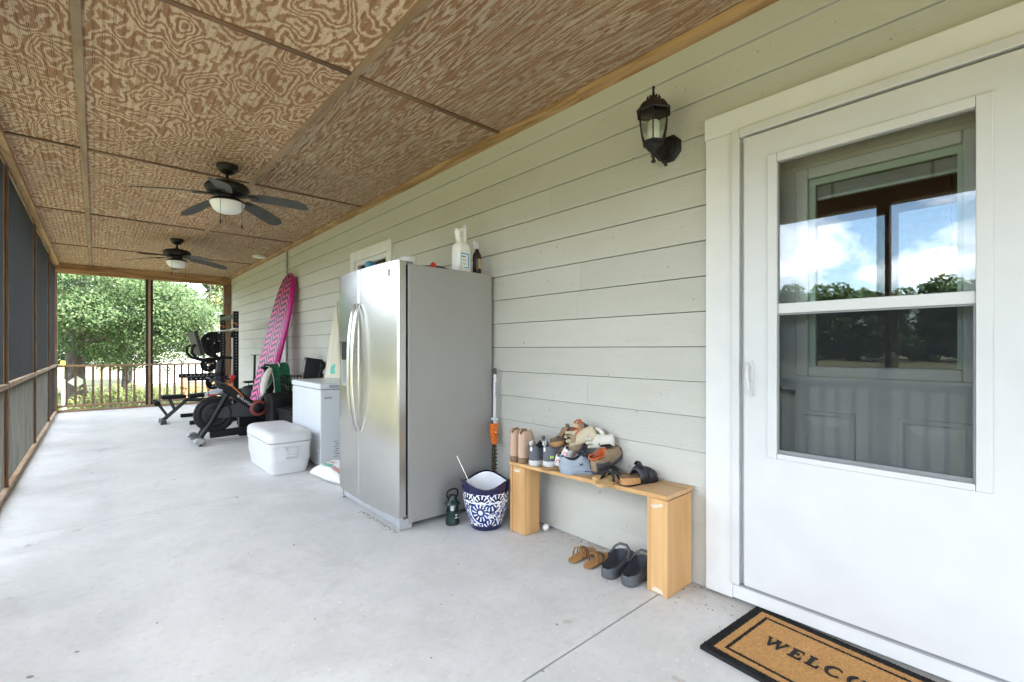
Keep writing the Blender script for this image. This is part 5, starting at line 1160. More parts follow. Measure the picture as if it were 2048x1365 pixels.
# weight bench
WY = 9.3
t = thing('weight_bench', 'adjustable black padded weight bench on the floor before the squat rack', 'weight bench', (1.2, WY, 0), world=True)
MB().box(0.775, 1.10, WY-0.13, WY+0.13, 0.385, 0.445).build('seat_pad', 'black_rubber', t, bevel=0.022, seg=3)
MB().box(-0.02, 0.80, -0.13, 0.13, -0.03, 0.03, M=T(1.16, WY, 0.412) @ RZ(radians(-3.5),4,'Y')).build('back_pad', 'black_rubber', t, bevel=0.022, seg=3)
def bar(p, q, hw, hy):
    d = Vector((q[0]-p[0],0,q[1]-p[1])).normalized(); n_ = Vector((-d.z,0,d.x)); R = []
    for a in (p, q):
        c = Vector((a[0], WY, a[1])); R.append([tuple(c+n_*hw+Vector((0,hy,0))), tuple(c+n_*hw-Vector((0,hy,0))), tuple(c-n_*hw-Vector((0,hy,0))), tuple(c-n_*hw+Vector((0,hy,0)))])
    return MB().loft(R)
bar((0.80,0.045),(1.12,0.355),0.026,0.026).build('front_leg', 'dark_steel', t, bevel=0.004)
bar((1.10,0.355),(1.85,0.30),0.028,0.026).build('spine', 'dark_steel', t, bevel=0.004)
bar((1.80,0.31),(1.90,0.045),0.026,0.026).build('rear_leg', 'dark_steel', t, bevel=0.004)
bar((0.885,0.385),(0.96,0.20),0.022,0.022).build('seat_strut', 'dark_steel', t, bevel=0.004)
bar((0.735,0.33),(0.86,0.115),0.020,0.020).build('roller_arm', 'dark_steel', t, bevel=0.004)
MB().tube([(0.72,WY-0.20,0.335),(0.72,WY-0.05,0.335)], 0.042, 16).tube([(0.72,WY+0.05,0.335),(0.72,WY+0.20,0.335)], 0.042, 16).tube([(0.72,WY-0.21,0.335),(0.72,WY+0.21,0.335)], 0.012, 8).build('foam_roller', 'black_rubber', t, smooth=50)
MB().box(0.765,0.835,WY-0.19,WY+0.19,0.012,0.062).build('front_foot', 'dark_steel', t, bevel=0.005); MB().box(1.87,1.94,WY-0.24,WY+0.24,0.012,0.062).build('rear_foot', 'dark_steel', t, bevel=0.005)
for y in (WY-0.16, WY+0.16): MB().box(0.76,0.84,y-0.025,y+0.025,0.0,0.0115).build('rubber_foot', 'black_rubber', t)

# things against the wall behind the bike
t = thing('storage_tote', 'black lidded storage tote on the floor behind the freezer', 'tote', (1.98, 6.22, 0))
MB().loft([rrect(0.20,0.29,0.03,0), rrect(0.225,0.32,0.03,0.40)]).build('tub', 'black_plastic', t, smooth=30); MB().loft([rrect(0.24,0.335,0.03,0.401), rrect(0.24,0.335,0.03,0.425), rrect(0.22,0.315,0.03,0.440)]).build('lid', 'black_matte', t, smooth=30)
t = thing('black_bin', 'deep black plastic bin under the wire basket beside the bike', 'bin', (1.93, 6.76, 0))
MB().loft([rrect(0.215,0.15,0.03,0), rrect(0.24,0.175,0.03,0.55)]).build('tub', 'black_plastic', t, smooth=30); MB().loft([rrect(0.25,0.185,0.03,0.5505), rrect(0.25,0.185,0.03,0.58), rrect(0.235,0.17,0.03,0.5945)]).build('lid', 'black_matte', t, smooth=30)
t = thing('wire_basket', 'black wire basket standing on the black bin behind the jacket', 'basket', (2.03, 6.76, 0.0))
b = MB()
for k in range(7):
    x = -0.13+0.0433*k; b.tube([(x,-0.13,0.60),(x,-0.15,0.82)], 0.004, 5); b.tube([(x,0.13,0.60),(x,0.15,0.82)], 0.004, 5)
    y = -0.13+0.0433*k; b.tube([(-0.13,y,0.60),(-0.15,y,0.82)], 0.004, 5)
for z, h in ((0.60,0.13),(0.71,0.14),(0.82,0.15)): b.tube([(-h,-h,z),(h,-h,z),(h,h,z),(-h,h,z),(-h,-h,z)], 0.005, 5)
b.build('wire_frame', 'black_metal', t)
plain('box_print', (0.30, 0.17, 0.12), 0.5); plain('box_silver', (0.50, 0.52, 0.58), 0.35)
t = thing('product_box', 'tall black carton with a silver and copper window leaning on the wall', 'carton', (2.10, 6.52, 0.44), (radians(0), radians(9), radians(-12)))
MB().box(-0.10, 0.10, -0.13, 0.13, 0, 0.63).build('carton', 'black_plastic', t, bevel=0.003)
MB().box(-0.1008, -0.1002, -0.045, 0.045, 0.04, 0.24).build('silver_panel', 'box_silver', t); MB().box(-0.1008, -0.1002, -0.045, 0.045, 0.2405, 0.42).build('copper_panel', 'box_print', t); MB().box(-0.1008, -0.1002, -0.045, 0.045, 0.4205, 0.59).build('silver_panel', 'box_silver', t)
t = thing('string_trimmer', 'black trimmer head on a short shaft sticking up behind the freezer', 'trimmer', (2.10, 6.28, 0.44), (0, radians(14), 0))
MB().tube([(0,0,0),(0,0,0.50)], 0.012, 8).build('shaft', 'black_plastic', t, smooth=60); MB().tube([(0,0,0.30),(0,0,0.36)], 0.016, 8).build('grip', 'orange_plastic', t, smooth=60)
MB().loft([rrect(0.02,0.022,0.01,0.49), rrect(0.034,0.034,0.016,0.52), rrect(0.030,0.034,0.014,0.57), rrect(0.012,0.016,0.008,0.60)]).build('head', 'black_plastic', t, smooth=40)
plain('kraft', (0.46, 0.30, 0.155), 0.85, bump=0.4, bscale=12, bdist=0.01)
t = thing('paper_bag', 'brown paper bag standing between the freezer and the bike', 'paper bag', (1.83, 5.80, 0.0), (0, 0, radians(5)))
MB().loft([rrect(0.075,0.055,0.004,0), rrect(0.078,0.056,0.004,0.20), rrect(0.07,0.05,0.004,0.40), rrect(0.082,0.052,0.004,0.47)], cap=False).build('bag', 'kraft', t, solid=0.002)
MB().box(-0.075,0.075,-0.052,0.052,0.002,0.006).build('bag_bottom', 'kraft', t)
flat_text('lettering', 'JOIN', 0.05, 'print_black', t, T(-0.0785, 0.01, 0.40) @ RZ(radians(-90),4,'Z') @ RZ(radians(90),4,'X') @ RZ(radians(-90),4,'Z'))
t = thing('hand_tamper', 'thin black post tool with a flat T shaped top against the siding', 'post tool', (2.16, 9.55, 0))
MB().tube([(0,0,0.012),(0.02,0,1.07)], 0.020, 10).build('post', 'black_metal', t, smooth=60); MB().box(-0.04,0.08,-0.06,0.06,1.0705,1.082).build('top_plate', 'black_metal', t, bevel=0.002); MB().box(-0.10,0.10,-0.10,0.10,0.0,0.0115).build('foot_plate', 'black_metal', t, bevel=0.002)
t = thing('steel_rod', 'slim black rod leaning on the siding beside the pink board', 'rod', (2.18, 8.75, 0)); MB().tube([(0,0,0),(0.07,0,1.10)], 0.016, 8).build('rod', 'black_metal', t, smooth=60); MB().lathe([(0.001,0),(0.02,0),(0.02,0.05),(0.001,0.05)], 10, T(0.066,0,1.06)).build('end_cap', 'black_rubber', t, smooth=40)
plain('bag_dark', (0.014, 0.022, 0.018), 0.8, bump=0.4, bscale=30, bdist=0.004)
t = thing('gym_bag', 'dark green black gym bag heaped on a low stand behind the bike', 'gym bag', (1.86, 8.15, 0.0))
MB().box(-0.20,0.20,-0.24,0.24,0.0,0.36).build('stand', 'black_matte', t, bevel=0.01)
MB().loft([[(x+0.02*sin(j), w*cos(2*pi*j/16), 0.50+h*sin(2*pi*j/16)) for j in range(16)] for x, w, h in ((-0.19,0.08,0.07),(-0.15,0.17,0.12),(0.0,0.20,0.145),(0.13,0.18,0.13),(0.18,0.08,0.07))]).build('bag', 'bag_dark', t, smooth=180, sub=1)
MB().tube([(-0.12,-0.10,0.60),(-0.10,-0.11,0.69),(0.05,-0.11,0.70),(0.10,-0.10,0.61)], 0.010, 6, flat=0.5).build('strap', 'black_matte', t, smooth=60)
MB().box(-0.16,0.12,-0.13,0.02,0.665,0.695).build('flat_case', 'black_plastic', t, bevel=0.006)

t = thing('equipment_case', 'flat black case standing behind the bike crank before the pink board', 'case', (1.74, 7.275, 0))
MB().box(-0.28, 0.26, -0.04, 0.04, 0.0, 0.44).build('shell', 'black_plastic', t, bevel=0.012); MB().tube([(-0.08,0,0.435),(-0.07,0,0.47),(0.07,0,0.47),(0.08,0,0.435)], 0.009, 8).build('handle', 'black_rubber', t, smooth=60)
for x in (-0.18, 0.16): MB().box(x-0.02, x+0.02, -0.046, -0.0405, 0.40, 0.43).build('latch', 'dark_steel', t, bevel=0.002)
# boards leaning on the wall
def board_outline(L, w, n=26, nose=2.6, n0=0.55):
    P = []
    for i in range(n+1):
        s = i/n
        a = 1.0
        if s > n0: a = sqrt(max(0.0, 1-((s-n0)/(1-n0))**nose)) if nose > 2 else max(0.0, 1-((s-n0)/(1-n0))**nose)
        if s < 0.16: a = 0.78 + 0.22*sin(pi/2*s/0.16)
        P.append((s*L, w*a))
    return P
def surf(name, label, cat, L, w, th, M, mat, rail, nose=2.6, n0=0.55):
    t = thing(name, label, cat, (0,0,0)); t.matrix_basis = M
    O = board_outline(L, w, nose=nose, n0=n0)
    rings = []
    for s, a in O:   # section: deck at +x, local y across, z along
        r = 0.03*((s/L-0.5)*2)**4*0
        a = max(a, 0.004); tt = th*(0.35 + 0.65*min(1, a/(0.5*w)))
        rings.append([(tt*0.42*0.0+tt*0.5, -a*0.88, s), (tt*0.15, -a, s), (-tt*0.3, -a*0.96, s), (-tt*0.5, -a*0.80, s), (-tt*0.5, a*0.80, s), (-tt*0.3, a*0.96, s), (tt*0.15, a, s), (tt*0.5, a*0.88, s)])
    MB().loft(rings).build('hull', rail, t, smooth=50)
    rings = [[(th*(0.35+0.65*min(1, max(a,.004)/(0.5*w)))*0.5 + 0.0015, -max(a,.004)*0.87, s), (th*(0.35+0.65*min(1, max(a,.004)/(0.5*w)))*0.5 + 0.0015, max(a,.004)*0.87, s)] for s, a in O]
    MB().loft(rings, cap=False, closed=False).build('deck_pad', mat, t)
    return t
m = NT('chevron'); c = m.n('ShaderNodeTexCoord'); s_ = m.n('ShaderNodeSeparateXYZ'); m.l(c.outputs['Object'], s_.inputs[0])
tri = m.math('PINGPONG', m.math('ADD', s_.outputs['Y'], 0.5), 0.105)
ph = m.math('FRACT', m.math('DIVIDE', m.math('ADD', m.math('ADD', s_.outputs['Z'], m.math('MULTIPLY', tri, 0.95)), m.math('MULTIPLY', s_.outputs['Y'], 0.35)), 0.088))
bw = m.math('LESS_THAN', ph, 0.56)
gr_ = m.ramp(m.math('DIVIDE', s_.outputs['Z'], 2.3), [(0.25, (0.75, 0.09, 0.32)), (0.85, (0.52, 0.055, 0.13))])
m.set(m.mix(bw, gr_, (0.03, 0.012, 0.04)), 0.35)
plain('rail_magenta', (0.48, 0.008, 0.19), 0.3, var=0.05)
def lean(px_, py_, pz, qx, qy, qz, yawdeg):
    z = (Vector((qx,qy,qz)) - Vector((px_,py_,pz))).normalized()
    n = Vector((-cos(radians(yawdeg)), -sin(radians(yawdeg)), 0)); n = (n - z*n.dot(z)).normalized()
    y = z.cross(n).normalized()
    M = Matrix(((n.x,y.x,z.x,px_),(n.y,y.y,z.y,py_),(n.z,y.z,z.z,pz),(0,0,0,1))); return M
surf('surfboard', 'pink and black zigzag surfboard leaning on the siding behind the bike', 'surfboard', 2.38, 0.255, 0.085, lean(1.74,7.70,0.01, 2.205,7.50,2.31, 12), 'chevron', 'rail_magenta')
wood('board_cream', (0.66, 0.615, 0.49), (0.58, 0.53, 0.40), 'Z', ring=7); plain('decal_green', (0.10, 0.46, 0.36), 0.5)
t = surf('wooden_board', 'cream wooden surfboard with a green decal leaning beside the refrigerator', 'surfboard', 1.84, 0.25, 0.04, lean(1.98,5.36,0.012, 2.245,5.80,1.80, 10), 'board_cream', 'board_cream', 1.45, 0.12)
MB().prism([(0.0225,-0.02,1.0),(0.0225,0.05,1.03),(0.0225,0.08,1.0),(0.0225,0.06,0.95),(0.0225,0.09,0.91),(0.0225,0.03,0.90),(0.0225,-0.03,0.93)], (0.001,0,0)).build('decal', 'decal_green', t)
# crumbs, bits of leaf and grit swept against the refrigerator foot and the wall
plain('litter', (0.20, 0.145, 0.085), 0.9, var=0.5, scale=300); b = MB(); r_ = random.Random(77)
def bit(x, y, k):
    a = r_.uniform(0, 6.28); l = r_.uniform(0.003, 0.011)*k; w = l*r_.uniform(.25, .6); h = r_.uniform(.001, .004)
    b.add([(x+l*cos(a), y+l*sin(a), 0.0005), (x-w*sin(a), y+w*cos(a), 0.0008), (x-l*cos(a), y-l*sin(a), 0.0005), (x+w*sin(a), y-w*cos(a), 0.0008), (x, y, h)], [(0,1,4),(1,2,4),(2,3,4),(3,0,4)])
for _ in range(110): bit(1.455 + abs(r_.gauss(0, .018))*-1 + 0.012, r_.uniform(2.76, 3.3), 1.0)
for _ in range(240): bit(2.265 - abs(r_.gauss(0, .05)), r_.uniform(1.1, 2.76), 0.7)
for _ in range(60): bit(2.20 - abs(r_.gauss(0, .10)), r_.uniform(0.2, 1.15), 0.7)
for _ in range(70): bit(r_.uniform(0.2, 2.2), r_.uniform(0.9, 5.5), 0.6)
o = raw(b, 'floor_litter', 'litter'); tag(o, 'crumbs and leaf bits on the concrete by the wall and refrigerator', 'litter', kind='stuff')
# ================================================================== footwear
HW = [(0,0.0),(0.012,0.17),(0.04,0.27),(0.09,0.335),(0.2,0.365),(0.38,0.365),(0.55,0.43),(0.68,0.485),(0.78,0.475),(0.87,0.40),(0.94,0.28),(0.98,0.16),(1.0,0.03)]
def hw(t):
    if t < 0.2: return 0.365*sqrt(max(0.0, 1-((0.2-t)/0.2)**2))
    return lerp_tab(HW, t)
def co_(t, side): return side*(0.02 + 0.06*max(0, t-0.4))
def outline(L, Wd, side, k=1.0, n=22):
    ts = [0.5-0.5*cos(pi*i/n) for i in range(n+1)]
    a = [(t*L, (co_(t, side)+hw(t)*k)*Wd) for t in ts]; b = [(t*L, (co_(t, side)-hw(t)*k)*Wd) for t in reversed(ts)]
    return a + b[1:-1] if False else a + b
def sole_mesh(L, Wd, side, th, heel=0.0, spring=0.012, flare=1.03, dz=0.0, contour=0.0):
    b = MB(); rings = []
    for z, k in ((0.0, 0.95), (0.15, flare), (0.85, flare), (1.0, 0.96)):
        P = outline(L, Wd, side, k)
        ring = []
        for x, y in P:
            t = x/L; sp = spring*max(0, (t-0.72)/0.28)**2 + 0.3*spring*max(0, (0.08-t)/0.08)**2
            thick = th + heel*max(0, 1-t/0.5)
            ring.append((L*0.5+(x-L*0.5)*(1 if z in (0.15, 0.85) else 0.985), y, dz + sp + z*thick))
        rings.append(ring)
    return b.loft(rings)
def upper_mesh(L, Wd, side, st, th, heel=0.0, wk=1.0, wall=0.012):
    """st: (t, ztop, open). returns outer MB, lining MB"""
    R = []
    st = list(st); st.insert(1, (0.016, st[0][1]*0.6+st[1][1]*0.4, 0)); st[0] = (0.0, st[0][1]-0.006, 0)
    k_ = [i for i, q in enumerate(st) if 0.03 < q[0] < 0.06][0]; a_, b_ = st[k_], st[k_+1]
    f_ = (0.085-a_[0])/(b_[0]-a_[0]); st.insert(k_+1, (0.085, a_[1]+(b_[1]-a_[1])*f_, (a_[2]+(b_[2]-a_[2])*f_) if a_[2] and b_[2] else 0))
    for t, zt_, op in st:
        h = hw(min(max(t, 0.008), 0.985))*Wd*wk; c = co_(t, side)*Wd; x = t*L
        zs = th + heel*max(0, 1-t/0.5) - 0.004 + 0.012*max(0, (t-0.72)/0.28)**2
        H_ = zt_ - zs
        if op:
            hi = max(h - wall, h*0.5)
            r = [(x,c-h,zs),(x,c-h*1.03,zs+0.35*H_),(x,c-h*0.93,zs+0.75*H_),(x,c-h*op,zt_),(x,c-hi*op*0.92,zt_-0.35*H_),(x,c,zs+0.010),(x,c+hi*op*0.92,zt_-0.35*H_),(x,c+h*op,zt_),(x,c+h*0.93,zs+0.75*H_),(x,c+h*1.03,zs+0.35*H_),(x,c+h,zs)]
        else:
            r = []
            for k in range(11):
                a = pi - pi*k/10; ca, sa = cos(a), sin(a)
                r.append((x, c + h*(abs(ca)**0.75)*(1 if ca > 0 else -1), zs + H_*(sa**0.8 if sa > 0 else 0)))
        R.append(r)
    out_, lin = MB(), MB(); V = [p for r in R for p in r]; out_.v = list(V); lin.v = list(V)
    for i in range(len(R)-1):
        op = st[i][2] or st[i+1][2]
        for j in range(10):
            f = (i*11+j, i*11+j+1, (i+1)*11+j+1, (i+1)*11+j)
            if op and 3 <= j <= 6: lin.f.append(f)
            else: out_.f.append(f)
    out_.f.append(tuple(range(11))); out_.f.append(tuple((len(R)-1)*11+j for j in range(11)))
    def clean(b):
        used = sorted({i for f in b.f for i in f}); mp = {o: n for n, o in enumerate(used)}
        b.v = [b.v[i] for i in used]; b.f = [tuple(mp[i] for i in f) for f in b.f]; return b
    return clean(out_), clean(lin)
def shoe(name, label, cat, M, L, Wd, side, st, th, mats, heel=0.0, group=None, wk=1.0, wall=0.012, solid=0.0035):
    t = thing(name, label, cat, group=group); t.matrix_basis = M
    sole_mesh(L, Wd, side, th, heel).build('sole', mats[1], t, smooth=45)
    o, l = upper_mesh(L, Wd, side, st, th, heel, wk, wall)
    o.build('upper', mats[0], t, smooth=180, sub=2)
    if l.f: l.build('lining', mats[2], t, smooth=180, sub=1)
    return t
def P(x, y, z, yaw=0, pitch=0, roll=0): return T(x, y, z) @ RZ(radians(yaw),4,'Z') @ RZ(radians(-pitch),4,'Y') @ RZ(radians(roll),4,'X')
def laces(par, L, th, z0, z1, t0, t1, w, mat, n=4):
    b = MB()
    for i in range(n):
        t = t0+(t1-t0)*i/(n-1); z = z0+(z1-z0)*i/(n-1)
        b.tube([(t*L,-w,z-0.010),(t*L+0.006,-w*0.4,z+0.002),(t*L+0.010,w*0.4,z+0.003),(t*L,w,z-0.010)], 0.0028, 6)
        b.tube([(t*L,w,z-0.010),(t*L+0.010,0,z+0.006),(t*L+0.02,-w,z-0.012)], 0.0026, 6)
    b.tube([(t0*L,0,z0+0.004),(t0*L-0.01,0.02,z0+0.012),(t0*L+0.015,0.035,z0+0.006)], 0.0026, 6); b.tube([(t0*L,0,z0+0.004),(t0*L-0.005,-0.022,z0+0.014),(t0*L+0.02,-0.035,z0+0.004)], 0.0026, 6)
    return b.build('laces', mat, par, smooth=60)
def emblem(par, M, s, mat):
    b = MB(); n = 8
    for sg in (1, -1):
        for k in range(n):
            a0, a1 = pi*k/n, pi*(k+1)/n
            q = []
            for a, r in ((a0,1.0),(a1,1.0),(a1,0.66),(a0,0.66)): q.append((r*cos(a)*0.75*s, sg*(0.75 - 1.1*r*sin(a)*1.0)*s*0.85, 0))
            b.add(q, [(0,1,2,3)])
    return b.build('emblem', mat, par, M=M)
plain('suede_beige', (0.52, 0.36, 0.25), 0.85, var=0.06, bump=0.15, bscale=120); plain('stack_brown', (0.22, 0.14, 0.075), 0.7); plain('lining_tan', (0.30, 0.19, 0.11), 0.9)
plain('knit_grey', (0.115, 0.12, 0.135), 0.9, var=0.15, scale=90, bump=0.3, bscale=300); plain('lining_dark', (0.022, 0.023, 0.027), 0.95); plain('sole_white', (0.56, 0.555, 0.535), 0.7, var=0.08)
plain('neon', (0.55, 0.85, 0.08), 0.5); plain('clog_brown', (0.105, 0.075, 0.05), 0.85, var=0.12, bump=0.2, bscale=120); plain('cork', (0.42, 0.22, 0.085), 0.85, var=0.3, scale=110, bump=0.4, bscale=220); plain('canvas_white', (0.70, 0.68, 0.64), 0.9, var=0.05, bump=0.2, bscale=260)
plain('blue_grey', (0.30, 0.345, 0.40), 0.75, var=0.06, bump=0.12, bscale=160); plain('blue_grey_sole', (0.27, 0.315, 0.37), 0.7); plain('lace_dark', (0.05, 0.055, 0.075), 0.8)
plain('hiker_tan', (0.27, 0.195, 0.12), 0.85, var=0.15, bump=0.25, bscale=90); plain('hiker_grey', (0.055, 0.056, 0.058), 0.8, var=0.15); plain('hiker_orange', (0.46, 0.11, 0.035), 0.85)
plain('leather_black', (0.012, 0.014, 0.020), 0.5, var=0.2); plain('footbed_tan', (0.52, 0.34, 0.15), 0.7, var=0.08); plain('croc_grey', (0.085, 0.088, 0.095), 0.6, var=0.06); plain('croc_inner', (0.022, 0.025, 0.034), 0.75); plain('thong_tan', (0.40, 0.20, 0.065), 0.55, var=0.1); plain('glove_cream', (0.56, 0.53, 0.46), 0.85, var=0.08, bump=0.3, bscale=45, bdist=0.003); plain('glove_stain', (0.48, 0.41, 0.28), 0.85, var=0.12, bump=0.3, bscale=45, bdist=0.003)
plain('red_print', (0.50, 0.05, 0.06), 0.6)

# beige ankle boots
BT = [(0.0,0.195,0),(0.045,0.205,.80),(0.15,0.205,.86),(0.30,0.210,.86),(0.40,0.212,.55),(0.45,0.190,0),(0.50,0.145,0),(0.58,0.110,0),(0.72,0.088,0),(0.86,0.076,0),(0.95,0.060,0),(1.0,0.034,0)]
for x, y, yaw, sd_, lab in ((2.022, 2.285, 4, 1, 'beige suede ankle boot at the end of the bench, the one farther from the door'), (2.018, 2.205, 6, -1, 'beige suede ankle boot next to the dark grey sneakers')):
    t = shoe('ankle_boot', lab, 'boot', P(x, y, zt(y)+0.0015, yaw), 0.250, 0.094, sd_, BT, 0.020, ('suede_beige', 'stack_brown', 'lining_tan'), heel=0.022, group='pair of beige boots')
    MB().tube([(0.004,0,0.196),(-0.004,0,0.214),(0.012,0,0.222),(0.016,0,0.200)], 0.004, 6, flat=0.5).build('pull_tab', 'suede_beige', t, smooth=60)
    MB().tube([(0.028,0.026*sd_,0.20),(0.034,0.030*sd_,0.12),(0.055,0.033*sd_,0.075)], 0.0012, 5).build('seam', 'stack_brown', t)
# dark grey mid sneakers with white soles
UA = [(0.0,0.125,0),(0.04,0.135,.72),(0.13,0.112,.80),(0.26,0.105,.80),(0.38,0.125,.70),(0.44,0.150,.45),(0.49,0.135,0),(0.58,0.100,0),(0.72,0.080,0),(0.86,0.070,0),(0.95,0.058,0),(1.0,0.036,0)]
for x, y, dz, yaw, sd_, lab in ((2.016, 2.090, 0, 8, 1, 'dark grey knit sneaker with white sole beside the beige boots'), (2.012, 1.972, 0.014, 4, -1, 'dark grey knit sneaker with a small neon emblem on its heel side')):
    t = shoe('knit_sneaker', lab, 'sneaker', P(x, y, zt(y)+0.0015+dz, yaw), 0.290, 0.118, sd_, UA, 0.030, ('knit_grey', 'sole_white', 'lining_dark'), heel=0.010, group='pair of dark grey sneakers')
    MB().tube([(0.004,0,0.126),(-0.012,0,0.137),(-0.012,0,0.155),(0.006,0,0.160),(0.010,0,0.135)], 0.007, 8, flat=0.6).build('heel_loop', 'sole_white', t, smooth=60)
    MB().box(-0.0035, 0.002, -0.006, 0.006, 0.095, 0.118).build('heel_tag', 'label_white', t, bevel=0.001)
    MB().tube([(0.42*0.29,0,0.148),(0.40*0.29,0,0.166),(0.45*0.29,0,0.168),(0.46*0.29,0,0.150)], 0.008, 8, flat=0.6).build('tongue_loop', 'knit_grey', t, smooth=60)
    if sd_ < 0: emblem(t, T(0.022, -0.0385, 0.062) @ RZ(radians(-38),4,'Z') @ RZ(radians(84),4,'X'), 0.0145, 'neon')
# thin brown slide under the second sneaker
t = thing('flat_slide', 'thin brown slide sandal poking out under the dark grey sneakers', 'sandal'); t.matrix_basis = P(1.995, 1.985, zt(1.95)+0.0012, -38)
sole_mesh(0.235, 0.082, 1, 0.011, spring=0.004).build('sole', 'stack_brown', t, smooth=45); sole_mesh(0.228, 0.078, 1, 0.003, spring=0.004, dz=0.0108).build('footbed', 'thong_tan', t, smooth=45)
MB().tube([(0.12,-0.036,0.010),(0.125,-0.030,0.016),(0.13,0.0,0.018),(0.125,0.030,0.016),(0.12,0.036,0.010)], 0.008, 6, flat=0.3).build('strap', 'clog_brown', t, smooth=60)
t = thing('hanging_sandal', 'black strap sandal with tan sole hanging behind the bench seat', 'sandal'); t.matrix_basis = P(2.16, 2.02, 0.405, -20, -12)
sole_mesh(0.10, 0.07, 1, 0.012, spring=0.004).build('sole', 'footbed_tan', t, smooth=45); MB().tube([(0.05,-0.03,0.012),(0.04,-0.02,0.03),(0.045,0.02,0.03),(0.05,0.03,0.012)], 0.010, 6, flat=0.35).build('strap', 'leather_black', t, smooth=60)
# brown clog on top
CL = [(0.0,0.040,0),(0.04,0.046,.9),(0.20,0.044,.92),(0.36,0.052,.92),(0.46,0.078,.85),(0.52,0.098,.70),(0.58,0.100,0),(0.70,0.088,0),(0.85,0.076,0),(0.95,0.062,0),(1.0,0.042,0)]
t = shoe('cork_clog', 'brown suede clog with cork sole lying on top of the grey sneakers', 'clog', P(2.075, 1.975, zt(1.9)+0.125, -14, 8, -6), 0.235, 0.098, 1, CL, 0.026, ('clog_brown', 'cork', 'lining_tan'), heel=0.004)
sole_mesh(0.238, 0.100, 1, 0.006, dz=-0.006).build('tread', 'stack_brown', t, smooth=45)
MB().tube([(0.125,-0.040,0.060),(0.132,-0.034,0.085),(0.137,-0.010,0.103),(0.136,0.012,0.104)], 0.011, 6, flat=0.28).build('buckle_strap', 'clog_brown', t, smooth=60); MB().box(0.130,0.146,-0.016,0.0,0.1055,0.108).build('buckle', 'lining_tan', t)
# white canvas slip-ons lying on their sides
SL = [(0.0,0.066,0),(0.05,0.074,.82),(0.18,0.066,.85),(0.32,0.060,.85),(0.42,0.074,.60),(0.48,0.076,0),(0.62,0.066,0),(0.80,0.056,0),(0.92,0.048,0),(1.0,0.032,0)]
for k, (x, y, z, yaw, pt, rl, lab) in enumerate(((2.040, 1.895, 0.492, 22, 16, 14, 'white canvas shoe, its red marked heel above the light blue sneakers'), (2.058, 1.862, 0.538, 20, 8, 24, 'white canvas shoe lying upper, against the tan hiking shoe'))):
    t = shoe('canvas_shoe', lab, 'shoe', P(x, y, z, yaw, pt, rl), 0.205, 0.088, 1 if k else -1, SL, 0.022, ('canvas_white', 'sole_white', 'lining_tan'), group='pair of white canvas shoes')
    MB().box(-0.0045, -0.0015, -0.011, 0.011, 0.030, 0.050).build('heel_patch', 'red_print', t, bevel=0.001); MB().box(-0.0055, -0.0042, -0.0075, 0.0075, 0.034, 0.046).build('patch_centre', 'canvas_white', t)
    MB().tube([(0.02,-0.028,0.022),(0.004,-0.012,0.0225),(0.004,0.012,0.0225),(0.02,0.028,0.022)], 0.0015, 5).build('foxing_line', 'lace_dark', t)
# light blue low sneakers
LO = [(0.0,0.098,0),(0.04,0.105,.74),(0.14,0.086,.80),(0.26,0.078,.80),(0.36,0.092,.66),(0.42,0.112,.42),(0.47,0.104,0),(0.58,0.084,0),(0.72,0.066,0),(0.86,0.055,0),(0.95,0.044,0),(1.0,0.028,0)]
for k, (x, y, yaw, lab) in enumerate(((2.008, 1.842, -38, 'light blue grey low sneaker at the front edge of the bench seat'), (2.062, 1.905, -38, 'light blue grey low sneaker standing just behind its partner'))):
    t = shoe('low_sneaker', lab, 'sneaker', P(x, y, zt(y)+0.0015, yaw), 0.285, 0.114, 1 if k else -1, LO, 0.026, ('blue_grey', 'blue_grey_sole', 'lining_dark'), heel=0.014, group='pair of light blue sneakers')
    laces(t, 0.285, 0.026, 0.112, 0.082, 0.46, 0.66, 0.024, 'lace_dark'); MB().tube([(0.012,-0.030,0.052),(0.06,-0.043,0.050),(0.10,-0.045,0.046)], 0.003, 5).build('side_seam', 'blue_grey_sole', t, smooth=60)
    MB().tube([(0.115,-0.012,0.098),(0.10,-0.008,0.118),(0.106,0.012,0.120),(0.12,0.014,0.100)], 0.009, 6, flat=0.5).build('tongue_loop', 'lace_dark', t, smooth=60)
    MB().box(0.13, 0.20, -0.0555, -0.0525, 0.020, 0.024).build('sole_line', 'lace_dark', t)
    emblem(t, T(0.112, -0.0500, 0.060) @ RZ(radians(-4),4,'Z') @ RZ(radians(72),4,'X'), 0.014, 'lace_dark')
